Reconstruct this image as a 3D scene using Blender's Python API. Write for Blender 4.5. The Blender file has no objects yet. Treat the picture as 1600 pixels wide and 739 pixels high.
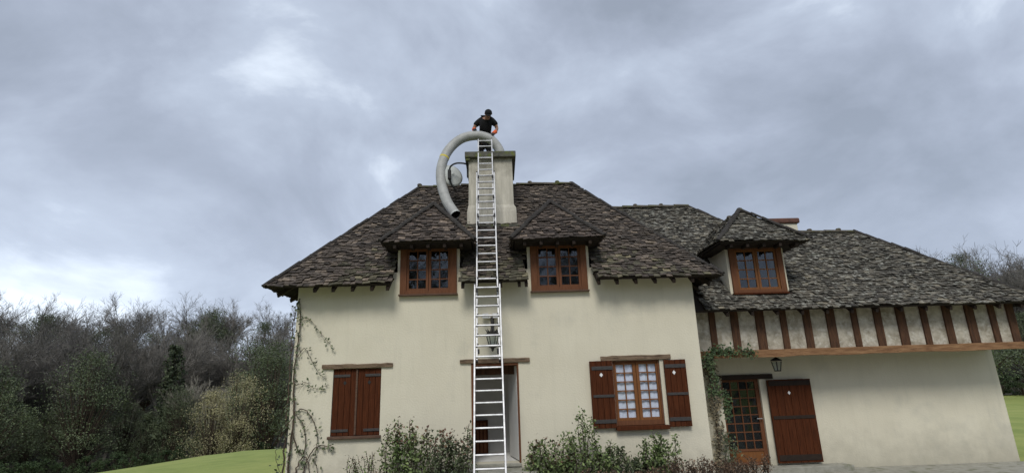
import bpy, bmesh, math, random
from mathutils import Vector as V, Matrix
R = math.radians
C = bpy.context.scene.collection
S = bpy.context.scene

# ------------------------------------------------------------------ camera
def make_camera():
    pitch, roll, yaw = R(15.3), R(1.85), R(1.7)
    f = V((math.sin(yaw)*math.cos(pitch), math.cos(yaw)*math.cos(pitch), math.sin(pitch)))
    r = V((math.cos(yaw), -math.sin(yaw), 0)); u = r.cross(f)
    r2 = math.cos(roll)*r - math.sin(roll)*u; u2 = math.cos(roll)*u + math.sin(roll)*r
    cam = bpy.data.cameras.new('camera'); o = bpy.data.objects.new('camera', cam); C.objects.link(o)
    m = Matrix((r2, u2, -f)).transposed().to_4x4(); m.translation = V((0, -11, 1.65))
    o.matrix_world = m
    cam.sensor_width = 36; cam.lens = 840/1600*36; cam.clip_end = 2000; cam.clip_start = .1
    S.camera = o
make_camera()
S.view_settings.view_transform = 'Standard'; S.view_settings.look = 'None'
S.view_settings.exposure = 0.75; S.view_settings.gamma = 1; S.view_settings.use_curve_mapping = False

# ------------------------------------------------------------------ world (overcast sky)
SUN_EL, SUN_ROT = R(48), R(188)     # direction the light comes from (azimuth clockwise from +Y)
w = bpy.data.worlds.new('World'); S.world = w; w.use_nodes = True
nt = w.node_tree; nt.nodes.clear(); N = nt.nodes.new; LK = nt.links.new
sky = N('ShaderNodeTexSky'); sky.sky_type = 'NISHITA'; sky.sun_disc = False
sky.sun_elevation = SUN_EL; sky.sun_rotation = SUN_ROT
bg1 = N('ShaderNodeBackground'); bg1.inputs['Strength'].default_value = .07; LK(sky.outputs[0], bg1.inputs[0])
tc = N('ShaderNodeTexCoord')
mp = N('ShaderNodeMapping'); mp.inputs['Scale'].default_value = (1, 1, 1.35); mp.inputs['Rotation'].default_value = (0, R(28), 0); mp.inputs['Location'].default_value = (7.3, 2.3, 4.2)
LK(tc.outputs['Generated'], mp.inputs[0])
n1 = N('ShaderNodeTexNoise'); n1.inputs['Scale'].default_value = 2.7; n1.inputs['Detail'].default_value = 7; n1.inputs['Roughness'].default_value = .55; n1.inputs['Distortion'].default_value = .35
LK(mp.outputs[0], n1.inputs['Vector'])
cr = N('ShaderNodeValToRGB'); e = cr.color_ramp
e.elements[0].position = .33; e.elements[0].color = (.205, .235, .29, 1)
e.elements[1].position = .72; e.elements[1].color = (.56, .62, .70, 1)
q = e.elements.new(.48); q.color = (.265, .30, .37, 1)
q = e.elements.new(.60); q.color = (.335, .38, .46, 1)
LK(n1.outputs['Fac'], cr.inputs[0])
# brighter near the horizon (thin cloud there)
sx = N('ShaderNodeSeparateXYZ'); LK(tc.outputs['Generated'], sx.inputs[0])
mr = N('ShaderNodeMapRange'); mr.inputs['From Min'].default_value = .0; mr.inputs['From Max'].default_value = .42; mr.inputs['To Min'].default_value = 1.25; mr.inputs['To Max'].default_value = 1.0
LK(sx.outputs['Z'], mr.inputs['Value'])
bg2 = N('ShaderNodeBackground'); LK(cr.outputs[0], bg2.inputs[0]); LK(mr.outputs[0], bg2.inputs['Strength'])
mix = N('ShaderNodeMixShader'); mix.inputs[0].default_value = .93; LK(bg1.outputs[0], mix.inputs[1]); LK(bg2.outputs[0], mix.inputs[2])
out = N('ShaderNodeOutputWorld'); LK(mix.outputs[0], out.inputs[0])

sl = bpy.data.lights.new('sun', 'SUN'); sl.energy = 1.2; sl.angle = R(20); sl.color = (1, .97, .9)
so = bpy.data.objects.new('sun', sl); C.objects.link(so)
d = V((math.sin(SUN_ROT)*math.cos(SUN_EL), math.cos(SUN_ROT)*math.cos(SUN_EL), math.sin(SUN_EL)))
so.rotation_euler = d.to_track_quat('Z', 'Y').to_euler()

# ------------------------------------------------------------------ materials
def mat(name, c1, c2=None, scale=8, rough=.85, bump=.0, bscale=None, stretch=(1, 1, 1), rnd=None, c3=None, s3=1.5, p3=(.55, .68), spec=.3, metal=0, detail=6, ramp=(.35, .65)):
    m = bpy.data.materials.new(name); m.use_nodes = True
    t = m.node_tree; b = t.nodes['Principled BSDF']; n = t.nodes.new; l = t.links.new
    b.inputs['Roughness'].default_value = rough; b.inputs['Specular IOR Level'].default_value = spec; b.inputs['Metallic'].default_value = metal
    g = n('ShaderNodeNewGeometry'); mp = n('ShaderNodeMapping'); mp.inputs['Scale'].default_value = stretch; l(g.outputs['Position'], mp.inputs[0])
    if c2 is None: c2 = tuple(x*.85 for x in c1)
    nz = n('ShaderNodeTexNoise'); nz.inputs['Scale'].default_value = scale; nz.inputs['Detail'].default_value = detail; nz.inputs['Roughness'].default_value = .6; l(mp.outputs[0], nz.inputs['Vector'])
    r = n('ShaderNodeValToRGB'); r.color_ramp.elements[0].position = ramp[0]; r.color_ramp.elements[1].position = ramp[1]
    r.color_ramp.elements[0].color = (*c1, 1); r.color_ramp.elements[1].color = (*c2, 1); l(nz.outputs['Fac'], r.inputs[0])
    col = r.outputs[0]
    if rnd:      # per-piece tint from the 'rnd' face attribute
        at = n('ShaderNodeAttribute'); at.attribute_name = 'rnd'
        r2 = n('ShaderNodeValToRGB'); r2.color_ramp.interpolation = 'LINEAR'
        els = r2.color_ramp.elements; els[0].position = rnd[0][0]; els[0].color = (*rnd[0][1], 1); els[1].position = rnd[-1][0]; els[1].color = (*rnd[-1][1], 1)
        for p_, c_ in rnd[1:-1]:
            k = els.new(p_); k.color = (*c_, 1)
        l(at.outputs['Fac'], r2.inputs[0])
        mx = n('ShaderNodeMix'); mx.data_type = 'RGBA'; mx.blend_type = 'MULTIPLY'; mx.inputs[0].default_value = 1
        l(col, mx.inputs[6]); l(r2.outputs[0], mx.inputs[7]); col = mx.outputs[2]
    if c3:       # stains, moss or lichen in patches
        n3 = n('ShaderNodeTexNoise'); n3.inputs['Scale'].default_value = s3; n3.inputs['Detail'].default_value = 8; n3.inputs['Roughness'].default_value = .65; l(mp.outputs[0], n3.inputs['Vector'])
        r3 = n('ShaderNodeMapRange'); r3.inputs['From Min'].default_value = p3[0]; r3.inputs['From Max'].default_value = p3[1]; l(n3.outputs['Fac'], r3.inputs['Value'])
        mx = n('ShaderNodeMix'); mx.data_type = 'RGBA'; l(r3.outputs[0], mx.inputs[0]); l(col, mx.inputs[6]); mx.inputs[7].default_value = (*c3, 1); col = mx.outputs[2]
    l(col, b.inputs['Base Color'])
    if bump:
        nb = n('ShaderNodeTexNoise'); nb.inputs['Scale'].default_value = bscale or scale*2; nb.inputs['Detail'].default_value = 6; l(mp.outputs[0], nb.inputs['Vector'])
        bp = n('ShaderNodeBump'); bp.inputs['Strength'].default_value = bump; bp.inputs['Distance'].default_value = .02; l(nb.outputs['Fac'], bp.inputs['Height']); l(bp.outputs[0], b.inputs['Normal'])
    return m

M = {}
M['plaster'] = mat('plaster', (.70, .655, .525), (.655, .61, .485), 1.3, .92, .25, 30, c3=(.50, .48, .40), s3=.9, p3=(.56, .85))
M['chimney'] = mat('chimney_render', (.62, .58, .49), (.44, .41, .345), 3, .95, .4, 25, stretch=(2.5, 2.5, .35), c3=(.20, .20, .15), s3=2.2, p3=(.55, .85))
M['cap'] = mat('mossy_stone', (.13, .125, .10), (.07, .07, .06), 9, .95, .6, 20, c3=(.13, .15, .04), s3=5, p3=(.5, .65))
M['panel'] = mat('rough_plaster_panel', (.52, .475, .39), (.29, .255, .195), 6, .95, .7, 14, c3=(.60, .57, .50), s3=9, p3=(.5, .7))
TRND = [(0, (.45, .44, .44)), (.3, (.75, .72, .70)), (.6, (1.0, .96, .93)), (.82, (1.3, 1.22, 1.15)), (.94, (1.65, 1.58, 1.46)), (1, (2.4, 2.25, 2.0))]
M['tile_main'] = mat('weathered_roof_tile', (.066, .054, .046), (.136, .117, .100), 22, .9, .6, 40, rnd=TRND, c3=(.20, .185, .155), s3=11, p3=(.60, .72))
M['tile_moss'] = mat('mossy_roof_tile', (.072, .067, .048), (.125, .115, .082), 16, .95, .7, 40, rnd=TRND, c3=(.14, .133, .092), s3=7, p3=(.5, .68))
M['tile_dormer'] = mat('brown_roof_tile', (.060, .048, .042), (.118, .099, .086), 22, .9, .6, 40, rnd=TRND, c3=(.20, .165, .13), s3=11, p3=(.60, .74))
M['tile_wing'] = mat('lichened_roof_tile', (.064, .060, .051), (.130, .123, .104), 11, .95, .7, 40, rnd=TRND, c3=(.34, .335, .29), s3=10, p3=(.53, .66))
M['tile_ridge'] = mat('mossy_ridge_tile', (.075, .07, .055), (.12, .10, .08), 12, .9, .6, 40, c3=(.09, .10, .035), s3=5, p3=(.5, .65))
M['tile_hip'] = mat('dark_hip_tile', (.024, .021, .019), (.050, .045, .040), 12, .9, .5, 40)
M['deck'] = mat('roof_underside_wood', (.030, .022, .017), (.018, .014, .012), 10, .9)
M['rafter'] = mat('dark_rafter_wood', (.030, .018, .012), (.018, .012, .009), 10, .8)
M['frame'] = mat('stained_window_wood', (.165, .068, .032), (.11, .044, .021), 5, .7, .15, 30, stretch=(14, 14, 1), spec=.2)
M['frame_warm'] = mat('orange_stained_wood', (.22, .09, .028), (.15, .058, .019), 5, .6, .15, 30, stretch=(14, 14, 1), spec=.25)
M['shutter'] = mat('red_brown_shutter_wood', (.092, .027, .010), (.050, .015, .006), 4, .8, .3, 30, stretch=(16, 16, 1), spec=.12, c3=(.125, .048, .022), s3=3.0, p3=(.58, .78))
M['iron'] = mat('dull_black_iron', (.035, .033, .032), (.055, .05, .048), 20, .55, .2, spec=.4)
M['beam'] = mat('weathered_oak', (.25, .18, .12), (.13, .085, .055), 4, .85, .8, 14, stretch=(1, 8, 9), c3=(.07, .05, .035), s3=2.5, p3=(.58, .66))
M['stud'] = mat('dark_oak_stud', (.115, .055, .028), (.055, .028, .017), 4, .85, .7, 14, stretch=(9, 8, 1), c3=(.20, .10, .05), s3=2.5, p3=(.6, .8))
M['wing_beam'] = mat('ochre_oak_beam', (.30, .17, .085), (.17, .085, .04), 3, .85, .8, 10, stretch=(1, 6, 6), c3=(.09, .05, .03), s3=2.5, p3=(.6, .75))
M['sill'] = mat('sill_wood', (.13, .075, .048), (.07, .04, .028), 5, .7, .3, 20, stretch=(1, 8, 8))
M['alu'] = mat('aluminium', (.56, .56, .57), (.36, .36, .37), 9, .45, 0, spec=.5, metal=.3)
M['black'] = mat('black_rubber', (.02, .02, .02), (.03, .03, .03), 20, .7)
M['pipe'] = mat('grey_flexible_liner', (.42, .42, .405), (.33, .33, .315), 6, .55, .1, 30, spec=.4, c3=(.20, .20, .19), s3=4, p3=(.6, .8))
M['pipe_in'] = mat('shaded_liner_inside', (.02, .02, .02))  # near-black colour stands for the shade inside the open pipe
M['yellow'] = mat('yellow_tape', (.62, .52, .10), (.55, .46, .1))
M['dish'] = mat('grey_dish', (.50, .52, .50), (.43, .45, .43), 4, .6)
M['white'] = mat('white_plastic', (.82, .82, .82), (.78, .78, .78), 4, .4)
M['curtain'] = mat('white_net_curtain', (.86, .87, .92), (.78, .80, .86), 5, .95, .2, 18, stretch=(6, 1, .6))
M['hall'] = mat('grey_white_hall_wall', (.74, .73, .70), (.68, .67, .64), 2, .9)
M['room_shade'] = mat('room_shade_black', (.02, .02, .02), (.03, .03, .03))  # near-black colour stands in for the shade of unlit rooms
M['concrete'] = mat('pale_concrete', (.36, .35, .30), (.26, .25, .21), 6, .95, .5, 20, c3=(.16, .17, .10), s3=3, p3=(.55, .7))
M['grass'] = mat('lawn_grass', (.26, .305, .080), (.20, .245, .06), 1.2, .9, .8, 12, stretch=(1, 1, 1), c3=(.29, .32, .09), s3=.35, p3=(.45, .62))
M['gravel'] = mat('beige_bounce_gravel', (.36, .32, .26), (.24, .215, .18), 40, .95, 1, 60)
M['soil'] = mat('soil', (.09, .065, .045), (.05, .035, .025), 8, .95, 1, 20)
M['hill'] = mat('wooded_slope', (.050, .045, .032), (.030, .032, .020), .25, .95, 1, 2)
M['bark_grey'] = mat('grey_bark', (.19, .175, .155), (.12, .112, .10), 3, .9)
M['bark_pale'] = mat('pale_bark', (.30, .28, .24), (.20, .18, .15), 3, .9)
M['bark'] = mat('brown_bark', (.075, .055, .04), (.045, .033, .025), 6, .9)
M['vine_bark'] = mat('vine_bark', (.105, .075, .055), (.055, .040, .030), 12, .9)
LR = [(0, (.45, .45, .45)), (.5, (1, 1, 1)), (1, (1.7, 1.6, 1.5))]
M['leaf'] = mat('shrub_leaf', (.095, .145, .048), (.155, .205, .08), 3, .6, rnd=LR, spec=.35)
M['leaf_dark'] = mat('dark_leaf', (.065, .088, .042), (.10, .125, .062), 3, .55, rnd=LR, spec=.4)
M['leaf_red'] = mat('young_red_leaf', (.14, .065, .045), (.10, .075, .045), 3, .6, rnd=LR)
M['leaf_ivy'] = mat('ivy_leaf', (.065, .100, .045), (.040, .070, .025), 3, .6, rnd=LR)
M['leaf_pale'] = mat('dry_pale_leaf', (.26, .23, .16), (.16, .14, .09), 4, .8, rnd=LR)
M['leaf_dry'] = mat('dry_brown_stalk', (.17, .115, .078), (.095, .065, .045), 4, .9, rnd=LR)
M['leaf_willow'] = mat('yellow_green_leaf', (.34, .31, .185), (.22, .205, .12), 1, .8, rnd=LR)
M['leaf_pine'] = mat('pine_needles', (.045, .06, .035), (.065, .08, .045), 1, .8, rnd=LR)
M['leaf_hedge'] = mat('hedge_leaf', (.030, .052, .022), (.05, .075, .03), 1, .8, rnd=LR)
M['skin'] = mat('skin', (.32, .18, .125), (.27, .15, .10), 8, .6)
M['cloth_black'] = mat('black_cloth', (.006, .006, .007), (.010, .010, .011), 8, .9, .2)
M['trouser'] = mat('dark_trouser_cloth', (.008, .008, .010), (.006, .006, .007), 8, .9, .2)
M['orange'] = mat('orange_glove', (.75, .13, .03), (.62, .10, .03), 8, .7)
M['brick'] = mat('red_brown_brick', (.16, .075, .055), (.09, .05, .04), 9, .9, .5, 20)

def weather(m, dirt=(.30, .28, .22), z0=.45, amt=.55, fa=None, fb=.05):
    t = m.node_tree; b = t.nodes['Principled BSDF']; n = t.nodes.new; l = t.links.new; src = b.inputs['Base Color'].links[0].from_socket
    g = n('ShaderNodeNewGeometry'); mp = n('ShaderNodeMapping'); mp.inputs['Scale'].default_value = (5, 5, .45); l(g.outputs['Position'], mp.inputs[0])
    nz = n('ShaderNodeTexNoise'); nz.inputs['Scale'].default_value = 1.6; nz.inputs['Detail'].default_value = 8; nz.inputs['Roughness'].default_value = .65; l(mp.outputs[0], nz.inputs['Vector'])
    r = n('ShaderNodeMapRange'); r.inputs['From Min'].default_value = .52; r.inputs['From Max'].default_value = .8; r.inputs['To Max'].default_value = .26; l(nz.outputs['Fac'], r.inputs['Value'])
    mx = n('ShaderNodeMix'); mx.data_type = 'RGBA'; l(r.outputs[0], mx.inputs[0]); l(src, mx.inputs[6]); mx.inputs[7].default_value = (.44, .42, .34, 1)
    sx = n('ShaderNodeSeparateXYZ'); l(g.outputs['Position'], sx.inputs[0]); n2 = n('ShaderNodeTexNoise'); n2.inputs['Scale'].default_value = 5; n2.inputs['Detail'].default_value = 8; l(g.outputs['Position'], n2.inputs['Vector'])
    ma = n('ShaderNodeMath'); ma.operation = 'MULTIPLY_ADD'; l(n2.outputs['Fac'], ma.inputs[0]); ma.inputs[1].default_value = .9; l(sx.outputs['Z'], ma.inputs[2])
    r2 = n('ShaderNodeMapRange'); r2.inputs['From Min'].default_value = z0+.45 if fa is None else fa; r2.inputs['From Max'].default_value = fb; r2.inputs['To Max'].default_value = amt; l(ma.outputs[0], r2.inputs['Value'])
    m2 = n('ShaderNodeMix'); m2.data_type = 'RGBA'; l(r2.outputs[0], m2.inputs[0]); l(mx.outputs[2], m2.inputs[6]); m2.inputs[7].default_value = (*dirt, 1)
    l(m2.outputs[2], b.inputs['Base Color'])
weather(M['plaster']); weather(M['chimney'], (.13, .12, .09), amt=.75, fa=7.0, fb=7.55)
def glass(name, refl, tint):
    m = bpy.data.materials.new(name); m.use_nodes = True; t = m.node_tree; t.nodes.clear(); n = t.nodes.new; l = t.links.new
    o = n('ShaderNodeOutputMaterial'); mx = n('ShaderNodeMixShader'); tr = n('ShaderNodeBsdfTransparent'); gl = n('ShaderNodeBsdfGlossy')
    tr.inputs[0].default_value = (*tint, 1); gl.inputs['Roughness'].default_value = .02; gl.inputs[0].default_value = (.9, .93, 1, 1)
    lw = n('ShaderNodeLayerWeight'); lw.inputs['Blend'].default_value = .5
    pw = n('ShaderNodeMath'); pw.operation = 'POWER'; pw.inputs[1].default_value = 4; l(lw.outputs['Facing'], pw.inputs[0])
    fr = n('ShaderNodeMapRange'); fr.inputs['To Min'].default_value = refl; fr.inputs['To Max'].default_value = .9; l(pw.outputs[0], fr.inputs['Value'])
    l(fr.outputs[0], mx.inputs[0]); l(tr.outputs[0], mx.inputs[1]); l(gl.outputs[0], mx.inputs[2]); l(mx.outputs[0], o.inputs[0])
    return m
M['glass_door'] = glass('door_glass', .03, (.8, .85, .85))
M['glass'] = glass('window_glass', .055, (.8, .85, .85))
M['glass_clear'] = glass('clear_pane_glass', .05, (.95, .97, 1))

# ------------------------------------------------------------------ helpers
ORG = {}                                     # world origin of every object, by name
def tag(o, label=None, cat=None, group=None, kind=None):
    if label: o['label'] = label
    if cat: o['category'] = cat
    if group: o['group'] = group
    if kind: o['kind'] = kind
    return o
def thing(name, loc, label, cat, group=None):
    o = bpy.data.objects.new(name, None); C.objects.link(o); o.location = loc; o.empty_display_size = .2
    ORG[o.name] = V(loc)
    return tag(o, label, cat, group)

class MB:
    def __init__(s): s.v = []; s.f = []; s.r = []
    def quad(s, *p, rnd=.5):
        b = len(s.v); s.v += [tuple(x) for x in p]; s.f.append(tuple(range(b, b+len(p)))); s.r.append(rnd); return s
    def hexa(s, p, rnd=.5):       # 8 points: bottom 4 then top 4, same order
        b = len(s.v); s.v += [tuple(x) for x in p]
        for q in ((3, 2, 1, 0), (4, 5, 6, 7), (0, 1, 5, 4), (1, 2, 6, 5), (2, 3, 7, 6), (3, 0, 4, 7)):
            s.f.append(tuple(b+i for i in q)); s.r.append(rnd)
        return s
    def box(s, x0, x1, y0, y1, z0, z1, rnd=.5):
        return s.hexa([(x0, y0, z0), (x1, y0, z0), (x1, y1, z0), (x0, y1, z0), (x0, y0, z1), (x1, y0, z1), (x1, y1, z1), (x0, y1, z1)], rnd)
    def bar(s, a, b, w, h, up=(0, 0, 1)):      # box-section bar from a to b
        a, b = V(a), V(b); d = (b-a).normalized(); u = V(up); sd = d.cross(u).normalized(); u = sd.cross(d)
        p = [c + sd*i*w/2 + u*j*h/2 for c in (a, b) for i, j in ((-1, -1), (1, -1), (1, 1), (-1, 1))]
        return s.hexa(p)
    def tube(s, pts, rad, seg=8, rnd=.5, cap=True):
        pts = [V(p) for p in pts]
        if not hasattr(rad, '__len__'): rad = [rad]*len(pts)
        n = None; rings = []
        for i, p in enumerate(pts):
            t = (pts[min(i+1, len(pts)-1)] - pts[max(i-1, 0)])
            t = t.normalized() if t.length > 1e-9 else V((0, 0, 1))
            if n is None: n = t.orthogonal().normalized()
            else:
                n = (n - t*n.dot(t)); n = n.normalized() if n.length > 1e-6 else t.orthogonal().normalized()
            bb = t.cross(n); b = len(s.v)
            for k in range(seg):
                a = 2*math.pi*k/seg; s.v.append(tuple(p + (n*math.cos(a) + bb*math.sin(a))*rad[i]))
            rings.append(b)
        for i in range(len(rings)-1):
            a, b = rings[i], rings[i+1]
            for k in range(seg):
                k2 = (k+1) % seg; s.f.append((a+k, a+k2, b+k2, b+k)); s.r.append(rnd)
        if cap and seg > 2:
            s.f.append(tuple(rings[0]+k for k in reversed(range(seg)))); s.r.append(rnd)
            s.f.append(tuple(rings[-1]+k for k in range(seg))); s.r.append(rnd)
        return s
    def lathe(s, prof, c, seg=16, rnd=.5):     # prof: (radius, z) pairs round a vertical axis at c
        b = len(s.v)
        for r_, z in prof:
            for k in range(seg):
                a = 2*math.pi*k/seg; s.v.append((c[0]+r_*math.cos(a), c[1]+r_*math.sin(a), c[2]+z))
        for i in range(len(prof)-1):
            for k in range(seg):
                k2 = (k+1) % seg; s.f.append((b+i*seg+k, b+i*seg+k2, b+(i+1)*seg+k2, b+(i+1)*seg+k)); s.r.append(rnd)
        return s
    def build(s, name, m, parent=None, smooth=False, origin=None, bevel=0):
        vs = [V(v) for v in s.v]
        if origin is None:
            xs = [v.x for v in vs]; ys = [v.y for v in vs]; zs = [v.z for v in vs]
            origin = V(((min(xs)+max(xs))/2, (min(ys)+max(ys))/2, min(zs)))
        origin = V(origin)
        me = bpy.data.meshes.new(name); me.from_pydata([tuple(v-origin) for v in vs], [], s.f)
        at = me.attributes.new('rnd', 'FLOAT', 'FACE'); at.data.foreach_set('value', s.r)
        me.materials.append(M[m] if isinstance(m, str) else m)
        if smooth: me.polygons.foreach_set('use_smooth', [True]*len(me.polygons))
        o = bpy.data.objects.new(name, me); C.objects.link(o); ORG[o.name] = origin
        if parent: o.parent = parent; o.location = origin - ORG[parent.name]
        else: o.location = origin
        if bevel:
            md = o.modifiers.new('bevel', 'BEVEL'); md.width = bevel; md.segments = 2; md.limit_method = 'ANGLE'
        return o
def struct(name, mb, m, **k): return tag(mb.build(name, m, None, **k), kind='structure')
def slab(mb, pts, th):
    pts = [V(p) for p in pts]; n = (pts[1]-pts[0]).cross(pts[2]-pts[0]).normalized(); b = len(mb.v); k = len(pts)
    mb.v += [tuple(p) for p in pts] + [tuple(p-n*th) for p in pts]
    mb.f.append(tuple(range(b, b+k))); mb.f.append(tuple(b+k+i for i in reversed(range(k)))); mb.r += [.5, .5]
    for i in range(k):
        j = (i+1) % k; mb.f.append((b+i, b+k+i, b+k+j, b+j)); mb.r.append(.5)
    return mb
def wall_holes(mb, x0, x1, z0, z1, yf, yb, holes):      # wall in the XZ plane with real openings
    xs = sorted({x0, x1, *[h[0] for h in holes], *[h[1] for h in holes]}); xs = [x for x in xs if x0 <= x <= x1]
    zs = sorted({z0, z1, *[min(h[2], z1) for h in holes], *[min(h[3], z1) for h in holes]})
    def solid(i, j):
        if i < 0 or j < 0 or i >= len(xs)-1 or j >= len(zs)-1: return False
        cx, cz = (xs[i]+xs[i+1])/2, (zs[j]+zs[j+1])/2
        return not any(h[0] < cx < h[1] and h[2] < cz < h[3] for h in holes)
    for i in range(len(xs)-1):
        for j in range(len(zs)-1):
            if not solid(i, j): continue
            a, b, c, d = xs[i], xs[i+1], zs[j], zs[j+1]
            mb.quad((a, yf, c), (b, yf, c), (b, yf, d), (a, yf, d)); mb.quad((b, yb, c), (a, yb, c), (a, yb, d), (b, yb, d))
            if not solid(i-1, j): mb.quad((a, yb, c), (a, yf, c), (a, yf, d), (a, yb, d))
            if not solid(i+1, j): mb.quad((b, yf, c), (b, yb, c), (b, yb, d), (b, yf, d))
            if not solid(i, j-1): mb.quad((a, yb, c), (b, yb, c), (b, yf, c), (a, yf, c))
            if not solid(i, j+1): mb.quad((a, yf, d), (b, yf, d), (b, yb, d), (a, yb, d))
    return mb
CAMP = V((0, -11, 1.65))

# ------------------------------------------------------------------ roof tiles
TILES = {}     # owner name -> list of (distance, roof part, material, 8 points, rnd)
def tile_patch(owner, part, m, O, U, Vv, L, lft, rgt, e=.090, wd=.128, seed=1, skip=None, msel=None):
    """lay overlapping plain tiles over a slope: O eave origin, U along the eave, Vv up the slope, L slope length"""
    rg = random.Random(seed); O, U, Vv = V(O), V(U).normalized(), V(Vv).normalized(); Nn = U.cross(Vv).normalized()
    rows = int(L/e)
    for i in range(rows+1):
        v0 = i*e
        a0, b0 = lft(v0), rgt(v0)
        u = a0 - rg.random()*wd
        while u < b0:
            w_ = wd*rg.uniform(.75, 1.25); gap = rg.uniform(.002, .009)
            dv = rg.uniform(-.024, .020); vt = min(v0 + e*1.75, L+.02); vb = v0 + dv - .02
            ua, ub = u+gap/2, u+w_-gap/2; uu = (ua+ub)/2; u += w_
            if ub < a0 or ua > b0: continue
            if skip and skip(uu, v0+e*.5): continue
            sk = rg.uniform(-.013, .013)
            cl = lambda x, v_: min(max(x, lft(max(v_, 0))-.005), rgt(max(v_, 0))+.005)
            h0 = .040 + .012*math.sin(uu*1.7+v0*2.3+seed) + rg.uniform(-.012, .020); h1 = .006 + .010*math.sin(uu*1.7+v0*2.3+seed)
            th = rg.uniform(.014, .026); tw = rg.uniform(-.010, .010)
            P = []
            for lo in (1, 0):
                for (x, v_, h, s_) in ((ua, vb+sk, h0, -1), (ub, vb-sk, h0, 1), (ub, vt, h1, 1), (ua, vt, h1, -1)):
                    xx = cl(x, v_)
                    P.append(O + U*xx + Vv*v_ + Nn*(h + tw*s_ - th*lo))
            if (P[1]-P[0]).length < .035 and (P[2]-P[3]).length < .035: continue
            rr = rg.random()**1.25
            mm = msel(uu, v0, rg) if msel else m
            c_ = sum(P, V())/8
            TILES.setdefault(owner.name, []).append([(c_-CAMP).length, part, mm, P, rr, i])
def flush_tiles(owner, n=300, hidden=lambda c: False):
    T = TILES.pop(owner.name); T.sort(key=lambda t: t[0] + (1000 if hidden(sum(t[3], V())/8) else 0))
    for t in T[:n]:
        MB().hexa(t[3], t[4]).build('roof_tile', t[2], t[1])
    grp = {}
    for t in T[n:]: grp.setdefault((t[1].name, t[2]), (t[1], t[2], MB()))[2].hexa(t[3], t[4])
    for (p, m, mb) in grp.values(): tag(mb.build('upper_roof_tiles', m, p), kind='stuff')
def ridge_line(parent, a, b, m='tile_ridge', r0=.085, ln=.36, seed=3, name='ridge_tile', lift=.02, knob=True):
    rg = random.Random(seed); a, b = V(a), V(b); d = b-a; L = d.length; d.normalize(); sd = d.cross(V((0, 0, 1))).normalized(); up = sd.cross(d)
    n = max(1, int(L/ln)); st = L/n
    for i in range(n):
        p = a + d*(i*st-.02); q = a + d*((i+1)*st+.02); rr = r0*rg.uniform(.9, 1.12); mb = MB(); lf = lift + rg.uniform(-.01, .012)
        b0 = 0; seg = 6; ring = []
        for c, k_ in ((p, 1.12), (q, .9)):
            idx = len(mb.v)
            for k in range(seg+1):
                an = math.pi*k/seg; mb.v.append(tuple(c + sd*math.cos(an)*rr*k_ + up*(math.sin(an)*rr*k_*.8 + lf-.05)))
            ring.append(idx)
        for k in range(seg):
            mb.f.append((ring[0]+k+1, ring[0]+k, ring[1]+k, ring[1]+k+1)); mb.r.append(.5)
        mb.f.append(tuple(ring[0]+k for k in range(seg+1))); mb.r.append(.5)
        mb.f.append(tuple(ring[1]+k for k in reversed(range(seg+1)))); mb.r.append(.5)
        if knob and i % 2 == 0:        # mortar lump over the joint
            mb.lathe([(.065, -.03), (.07, .0), (.05, .03), (.0, .04)], tuple(p+up*(rr*.62)), 7)
        mb.build(name, m, parent)

# ------------------------------------------------------------------ terrain
def sst(a, b, x):
    t = min(max((x-a)/(b-a), 0), 1); return t*t*(3-2*t)
def terrain(x, y):
    r_ = math.hypot(x, y+11); lm = sst(-4.5, -26, x) if y < 6 else max(sst(-4.5, -26, x), sst(6, 30, y)*sst(8, -12, x))
    z = -.42 - 4.15*sst(8, 58, r_)*lm + 0*y
    z += 13*sst(66, 135, r_)
    return z + .05*math.sin(x*.23)*math.sin(y*.19+1)*min(1, r_/30)
def polar_sheet(r0, r1, nr, na, dz=0):
    mb = MB(); 
    for i in range(nr+1):
        rr = r0 + (r1-r0)*(i/nr)**1.4
        for k in range(na):
            a = 2*math.pi*k/na; x, y = rr*math.cos(a), -11 + rr*math.sin(a); mb.v.append((x, y, terrain(x, y)+dz))
    for i in range(nr):
        for k in range(na):
            k2 = (k+1) % na; mb.f.append((i*na+k, i*na+k2, (i+1)*na+k2, (i+1)*na+k)[::-1]); mb.r.append(.5)
    return mb
struct('lawn', polar_sheet(.01, 61, 40, 120), 'grass', smooth=True, origin=(0, 0, 0))
struct('hills', polar_sheet(58.5, 620, 34, 120, .03), 'hill', smooth=True, origin=(0, 0, 0))
sb = MB(); 
for i in range(24):
    x0 = -4.3+i*.36; sb.box(x0, x0+.36, -1.3-.1*math.sin(i*1.3), -.002, -.5, -.165+.01*math.sin(i*2.1))
struct('flower_bed', sb, 'soil')
gm = MB(); [gm.quad((x, y, -.352+.012*math.sin(x*3+y)), (x+1, y, -.352+.012*math.sin(x*3+3+y)), (x+1, y+1, -.352+.012*math.sin(x*3+4+y)), (x, y+1, -.352+.012*math.sin(x*3+1+y))) for x in range(-5, 14) for y in range(-17, -2)]
struct('added_bounce_gravel', gm, 'gravel')  # unseen ground, added to bounce neutral light onto the house front
struct('path', MB().box(4.45, 13.0, -3.2, 1.69, -.55, -.37).box(-.95, .75, -6, -1.45, -.55, -.37), 'concrete')

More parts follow.
